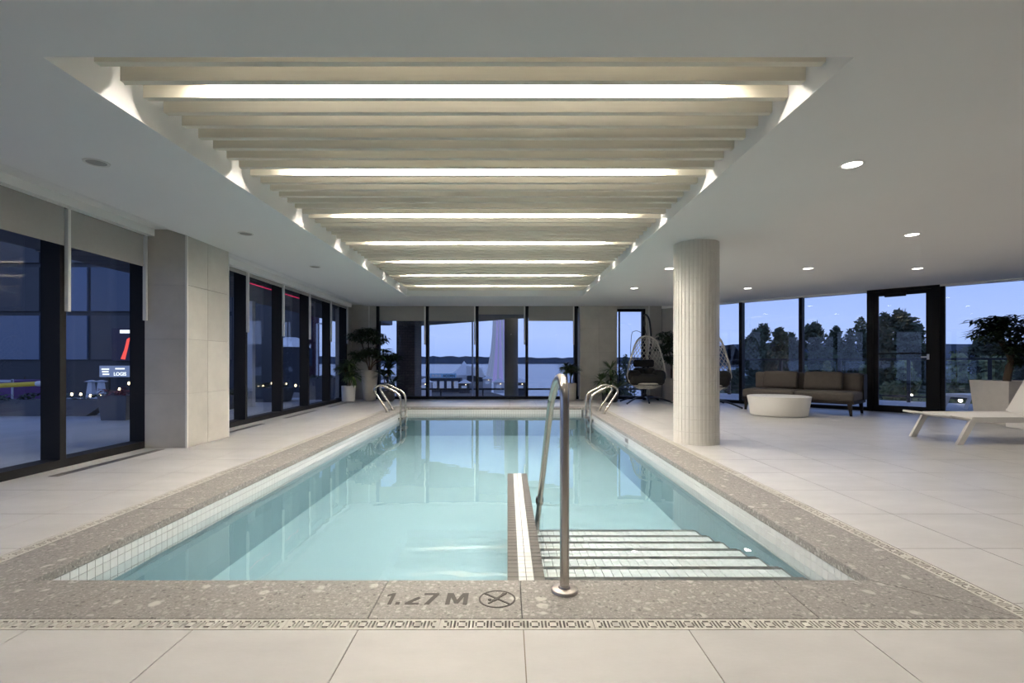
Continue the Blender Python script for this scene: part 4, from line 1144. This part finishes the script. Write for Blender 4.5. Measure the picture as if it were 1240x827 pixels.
# small vendors' booths and parked vehicles
rr = random.Random(11)
booths = [(466, 462, 50, 'pale booth seen left of the brick pier'), (474, 466, 46, 'low white booth seen beside the brick pier'), (513, 462, 52, 'booth right of the brick pier'), (562, 463, 58, 'open booth under the white tent'), (590, 458, 70, 'vehicle under the lit tower'), (604, 462, 58, 'booth just left of the concrete column'), (630, 462, 52, 'booth just right of the concrete column')]
for (x, y, D, l) in booths:
    p = px(x, y, D); t = thing('booth', l, 'booth', (p.x, p.y, -2.6), group='fairground booths')
    MB().box(p.x-.6, p.x+.6, p.y, p.y+1.5, -2.6, p.z-.1).build('body', 'kiosk_dark' if rr.random() < .5 else 'pale_metal', t)
    MB().add([(p.x-.75, p.y-.2, p.z-.1), (p.x+.75, p.y-.2, p.z-.1), (p.x+.75, p.y+1.7, p.z-.1), (p.x-.75, p.y+1.7, p.z-.1), (p.x, p.y+.7, p.z+.35)], [(3,2,1,0), (0,1,4), (1,2,4), (2,3,4), (3,0,4)]).build('roof', 'white_paint', t)
    MB().box(p.x-.3, p.x+.3, p.y-.03, p.y, p.z-.8, p.z-.4).build('window', 'sign_panel', t)
    MB().lathe([(0, -.05), (.05, 0), (0, .05)], 8, (p.x+.2, p.y-.25, p.z-.25)).build('lamp', 'bulb', t)

# the view through the left windows: dark city block, patio, festoon lights
bl = thing('office_building', 'large dark building filling the near left windows', 'building', (-45, 48, -2.6))
MB().box(-90, -24.5, 45, 60, -2.6, 26).build('wall', 'dark_facade', bl)
for i in range(15):
    for j in range(5):
        x0 = -88+4.25*i; z0 = 1.2+4.3*j
        m_ = 'facade_glass' if (i*7+j*3) % 5 in (0, 2) else 'facade_panel'
        q = MB().box(x0, x0+3.9, 44.8, 45, z0, z0+3.9).build('window' if m_ == 'facade_glass' else 'panel', m_, bl)
bl2 = thing('purple_building', 'dark purple block seen through the far left windows', 'building', (-24, 62, -2.6))
MB().box(-28, -23.3, 61, 62.5, -2.6, 16).build('wall', 'purple_wall', bl2)
for i in range(3):
    for j in range(4): MB().box(-27.4+1.4*i, -26.4+1.4*i, 60.9, 61, .5+3.5*j, 2.6+3.5*j).build('window', 'facade_glass', bl2)
sg = thing('lit_sign', 'lit blue sign reading LOGIS through the near left window', 'sign', (-33.80, 43.4, .18))
MB().box(-35.50, -32.90, 43.9, 44.1, -.32, .66).build('panel', 'sign_panel', sg)
text('LOGIS', .42, (-34.25, 43.88, -.20), 'sign_white', sg, sx=.95)
for i in range(3): MB().box(-35.30+.05*i, -34.65-.05*(i % 2), 43.86, 43.9, .30-.22*i, .42-.22*i).build('line', 'sign_white', sg)
MB().box(-34.10, -33.30, 43.86, 43.9, .34, .46).build('line', 'sign_white', sg)
MB().box(-34.90, -34.70, 43.9, 44.1, -2.6, -.3).build('post', 'rail_black', sg)
sc_ = thing('video_screen', 'bright red and white video screen high in the near left window', 'screen', (-33.55, 44.4, 1.2))
MB().box(-34.75, -32.75, 44.3, 44.80, 1.1, 3.95).build('panel', 'screen_dark', sc_)
MB().add([(-33.95, 44.28, 1.25), (-33.55, 44.28, 1.2), (-33.30, 44.28, 2.2), (-33.10, 44.28, 3.15), (-33.40, 44.28, 3.0), (-33.62, 44.28, 2.1)], [(0, 1, 2, 3, 4, 5)]).build('red_figure', 'screen_red', sc_)
MB().box(-34.0, -33.1, 44.26, 44.3, 3.5, 3.8).build('white_caption', 'sign_white', sc_)
for i, (x, D) in enumerate(((110.5, 34), (122.5, 34))):
    p = px(x, 497, D); hgt = 2.2
    t = thing('patio_heater', 'white pyramid patio heater, '+('left' if i == 0 else 'right')+' one in the near left window', 'heater', (p.x, p.y, p.z), group='patio heaters')
    b = MB(); vs = []
    for (z, r_) in ((0, .28), (.8, .25), (.8, .22), (1.9, .13), (1.95, .28), (2.05, .05)):
        vs += [(p.x-r_, p.y-r_, p.z+z), (p.x+r_, p.y-r_, p.z+z), (p.x+r_, p.y+r_, p.z+z), (p.x-r_, p.y+r_, p.z+z)]
    b.add(vs, [(j*4+k, j*4+(k+1) % 4, j*4+4+(k+1) % 4, j*4+4+k) for j in range(5) for k in range(4)]+[(20, 21, 22, 23)]); b.build('body', 'pale_metal', t)
    MB().box(p.x-.2, p.x+.2, p.y-.2, p.y+.2, -2.6, p.z).build('plinth', 'planter_grey', t)
def festoon(label, pts, sag, nb):
    P = [Vector(p) for p in pts]; t = thing('festoon_lights', label, 'string lights', P[0], group='festoon lights'); wire = []
    for a, b_ in zip(P[:-1], P[1:]):
        for k in range(13):
            q = a.lerp(b_, k/12); q.z -= sag*4*(k/12)*(1-k/12); wire.append(q)
    MB().tube(wire, .008, 4).build('wire', 'rail_black', t)
    n_ = len(wire)
    for q in (wire[0], wire[-1]): MB().tube([(q.x, q.y, -2.6), (q.x, q.y, q.z+.05)], .03, 6).build('post', 'rail_black', t)
    for k in range(nb):
        q = wire[int((k+.5)*n_/nb)]
        MB().lathe([(0, -.09), (.035, -.06), (.02, 0), (0, .0)], 8, q).build('bulb', 'bulb', t)
festoon('warm festoon lights strung behind the near left windows', [px(30, 458, 15), px(92, 474, 15), px(162, 458, 15)], .25, 12)
festoon('warm festoon lights seen through the first far left bays', [px(276, 470, 16), px(340, 458, 16)], .12, 8)
festoon('warm festoon lights seen through the last far left bays', [px(341, 463, 17), px(409, 459, 17)], .12, 10)
# planters and clutter on the left terrace edge
def trough(label, x0, x1, y0, y1, z0, h, plants, seed):
    rr = random.Random(seed); t = thing('planter', label, 'planter', ((x0+x1)/2, (y0+y1)/2, z0), group='terrace planters')
    b = MB(); dx, dy = (x1-x0)*.08, (y1-y0)*.08
    b.add([(x0+dx, y0+dy, z0), (x1-dx, y0+dy, z0), (x1-dx, y1-dy, z0), (x0+dx, y1-dy, z0), (x0, y0, z0+h), (x1, y0, z0+h), (x1, y1, z0+h), (x0, y1, z0+h)], [(0,3,2,1), (4,5,6,7), (0,1,5,4), (1,2,6,5), (2,3,7,6), (3,0,4,7)]).build('trough', 'planter_grey', t)
    f = MB()
    for i in range(plants): 
        q = Vector((rr.uniform(x0, x1), rr.uniform(y0, y1), z0+h)); cloud(f, q+Vector((0, 0, .06)), (.08, .08, .07), 3, .12, .05, rr)
    f.build('flowers', 'flower' if plants < 20 else 'leaf', t)
p = px(146, 506, 8.75)
trough('flower planter standing on the terrace outside the near left window', p.x-.25, p.x+.25, 8.55, 9.0, -.02, .42, 12, 1)
trough('long low planter along the terrace edge outside the near left window', -13.0, -7.3, 9.25, 9.55, -.02, .30, 60, 2)
trough('tall grey planter outside the fourth far left bay', -6.5, -5.75, 16.0, 16.9, -1.1, 1.55, 24, 3)
trough('planter with shrubs outside the third far left bay', -6.6, -5.5, 12.4, 13.1, -.02, .35, 40, 4)
trough('planter with shrubs outside the second far left bay', -6.9, -5.7, 10.5, 11.1, -.02, .30, 40, 5)
t = thing('white_post', 'white square post outside the first far left bay', 'post', (-5.74, 11.3, -.02))
MB().box(-5.80, -5.68, 11.23, 11.37, -.02, 2.36).build('shaft', 'pale_metal', t)
p = px(384, 462, 25)
t = thing('lamp_post', 'white angled lamp post outside the fourth far left bay', 'street lamp', (p.x, 25, -2.6))
MB().tube([(p.x, 25, -2.6), (p.x, 25, 2.88), (p.x+.25, 25, 2.88)], .05, 8).build('post', 'white_paint', t, True)
t = thing('domed_roof', 'white domed roof seen through the third far left bay', 'roof', (-21.5, 48, -2.6))
MB().lathe([(1.75, 5.0), (1.65, 5.3), (1.1, 5.75), (.5, 5.97), (0, 6.0)], 24, (-21.0, 49, -2.6)).build('dome', 'tent_fabric', t, True)
MB().lathe([(1.6, 0), (1.6, 5.05)], 24, (-21.0, 49, -2.6)).build('drum_wall', 'kiosk_dark', t, True)
t = thing('low_roof', 'low brown roofed hut seen through the third far left bay', 'hut', (-14.2, 34, -2.6))
MB().lathe([(1.9, 0), (1.9, .6), (1.6, 1.1), (.9, 1.45), (0, 1.55)], 20, (-14.6, 34, -2.6)).build('roof', 'concrete', t, True)
t = thing('guard_rail', 'pale guard rail beyond the left terrace', 'railing', (-16, 30, -2.6))
MB().box(-36, -9, 29.9, 30.0, -1.25, -1.15).build('top_rail', 'pale_metal', t)
for i in range(14): MB().box(-36+2*i, -35.9+2*i, 29.9, 30, -2.6, -1.2).build('post', 'pale_metal', t)
# yellow barrier arm and purple kiosk at the left edge
t = thing('barrier_arm', 'yellow barrier arm with a white end outside the left edge window', 'barrier', (-8.8, 9.0, -.02))
a, b_ = px(-60, 470, 9.0), px(48, 464.5, 9.0)
MB().tube([a, b_], .042, 12).build('arm', 'yellow_paint', t, True)
MB().lathe([(.044, -.05), (.05, 0), (.03, .04), (0, .045)], 14, (0, 0, 0)).build('end_cap', 'white_paint', t, True).matrix_basis = Matrix.Translation(b_) @ Matrix.Rotation(R(90), 4, 'Y')
MB().box(a.x-.1, a.x+.1, 8.9, 9.1, -.02, a.z+.1).build('post', 'yellow_paint', t)
p = px(6, 505, 12.2)
t = thing('purple_kiosk', 'purple panelled kiosk outside the left edge window', 'kiosk', (p.x, 12.2, -2.6))
MB().box(p.x-1.0, p.x+.22, 12.2, 13.0, -2.6, px(0, 461, 12.2).z).build('body', 'purple_banner', t)
for i in range(4): MB().box(p.x-.9+.36*i, p.x-.87+.36*i, 12.17, 12.2, p.z, px(0, 459, 12.2).z).build('post', 'pale_metal', t)
MB().box(p.x-.98, p.x+.22, 12.17, 12.2, px(0, 463, 12.2).z, px(0, 460, 12.2).z).build('rail', 'pale_metal', t)
p = px(27, 477, 13.5)
t = thing('white_chair', 'white moulded chair outside the left edge window', 'chair', (p.x, 13.5, -2.6))
MB().box(p.x-.16, p.x+.16, 13.4, 13.7, p.z-.04, p.z).build('seat', 'white_paint', t); MB().box(p.x-.18, p.x-.13, 13.4, 13.7, p.z, p.z+.28).build('backrest', 'white_paint', t)
MB().box(p.x-.2, p.x+.2, 13.4, 13.8, -2.6, p.z-.04).build('base', 'planter_grey', t)
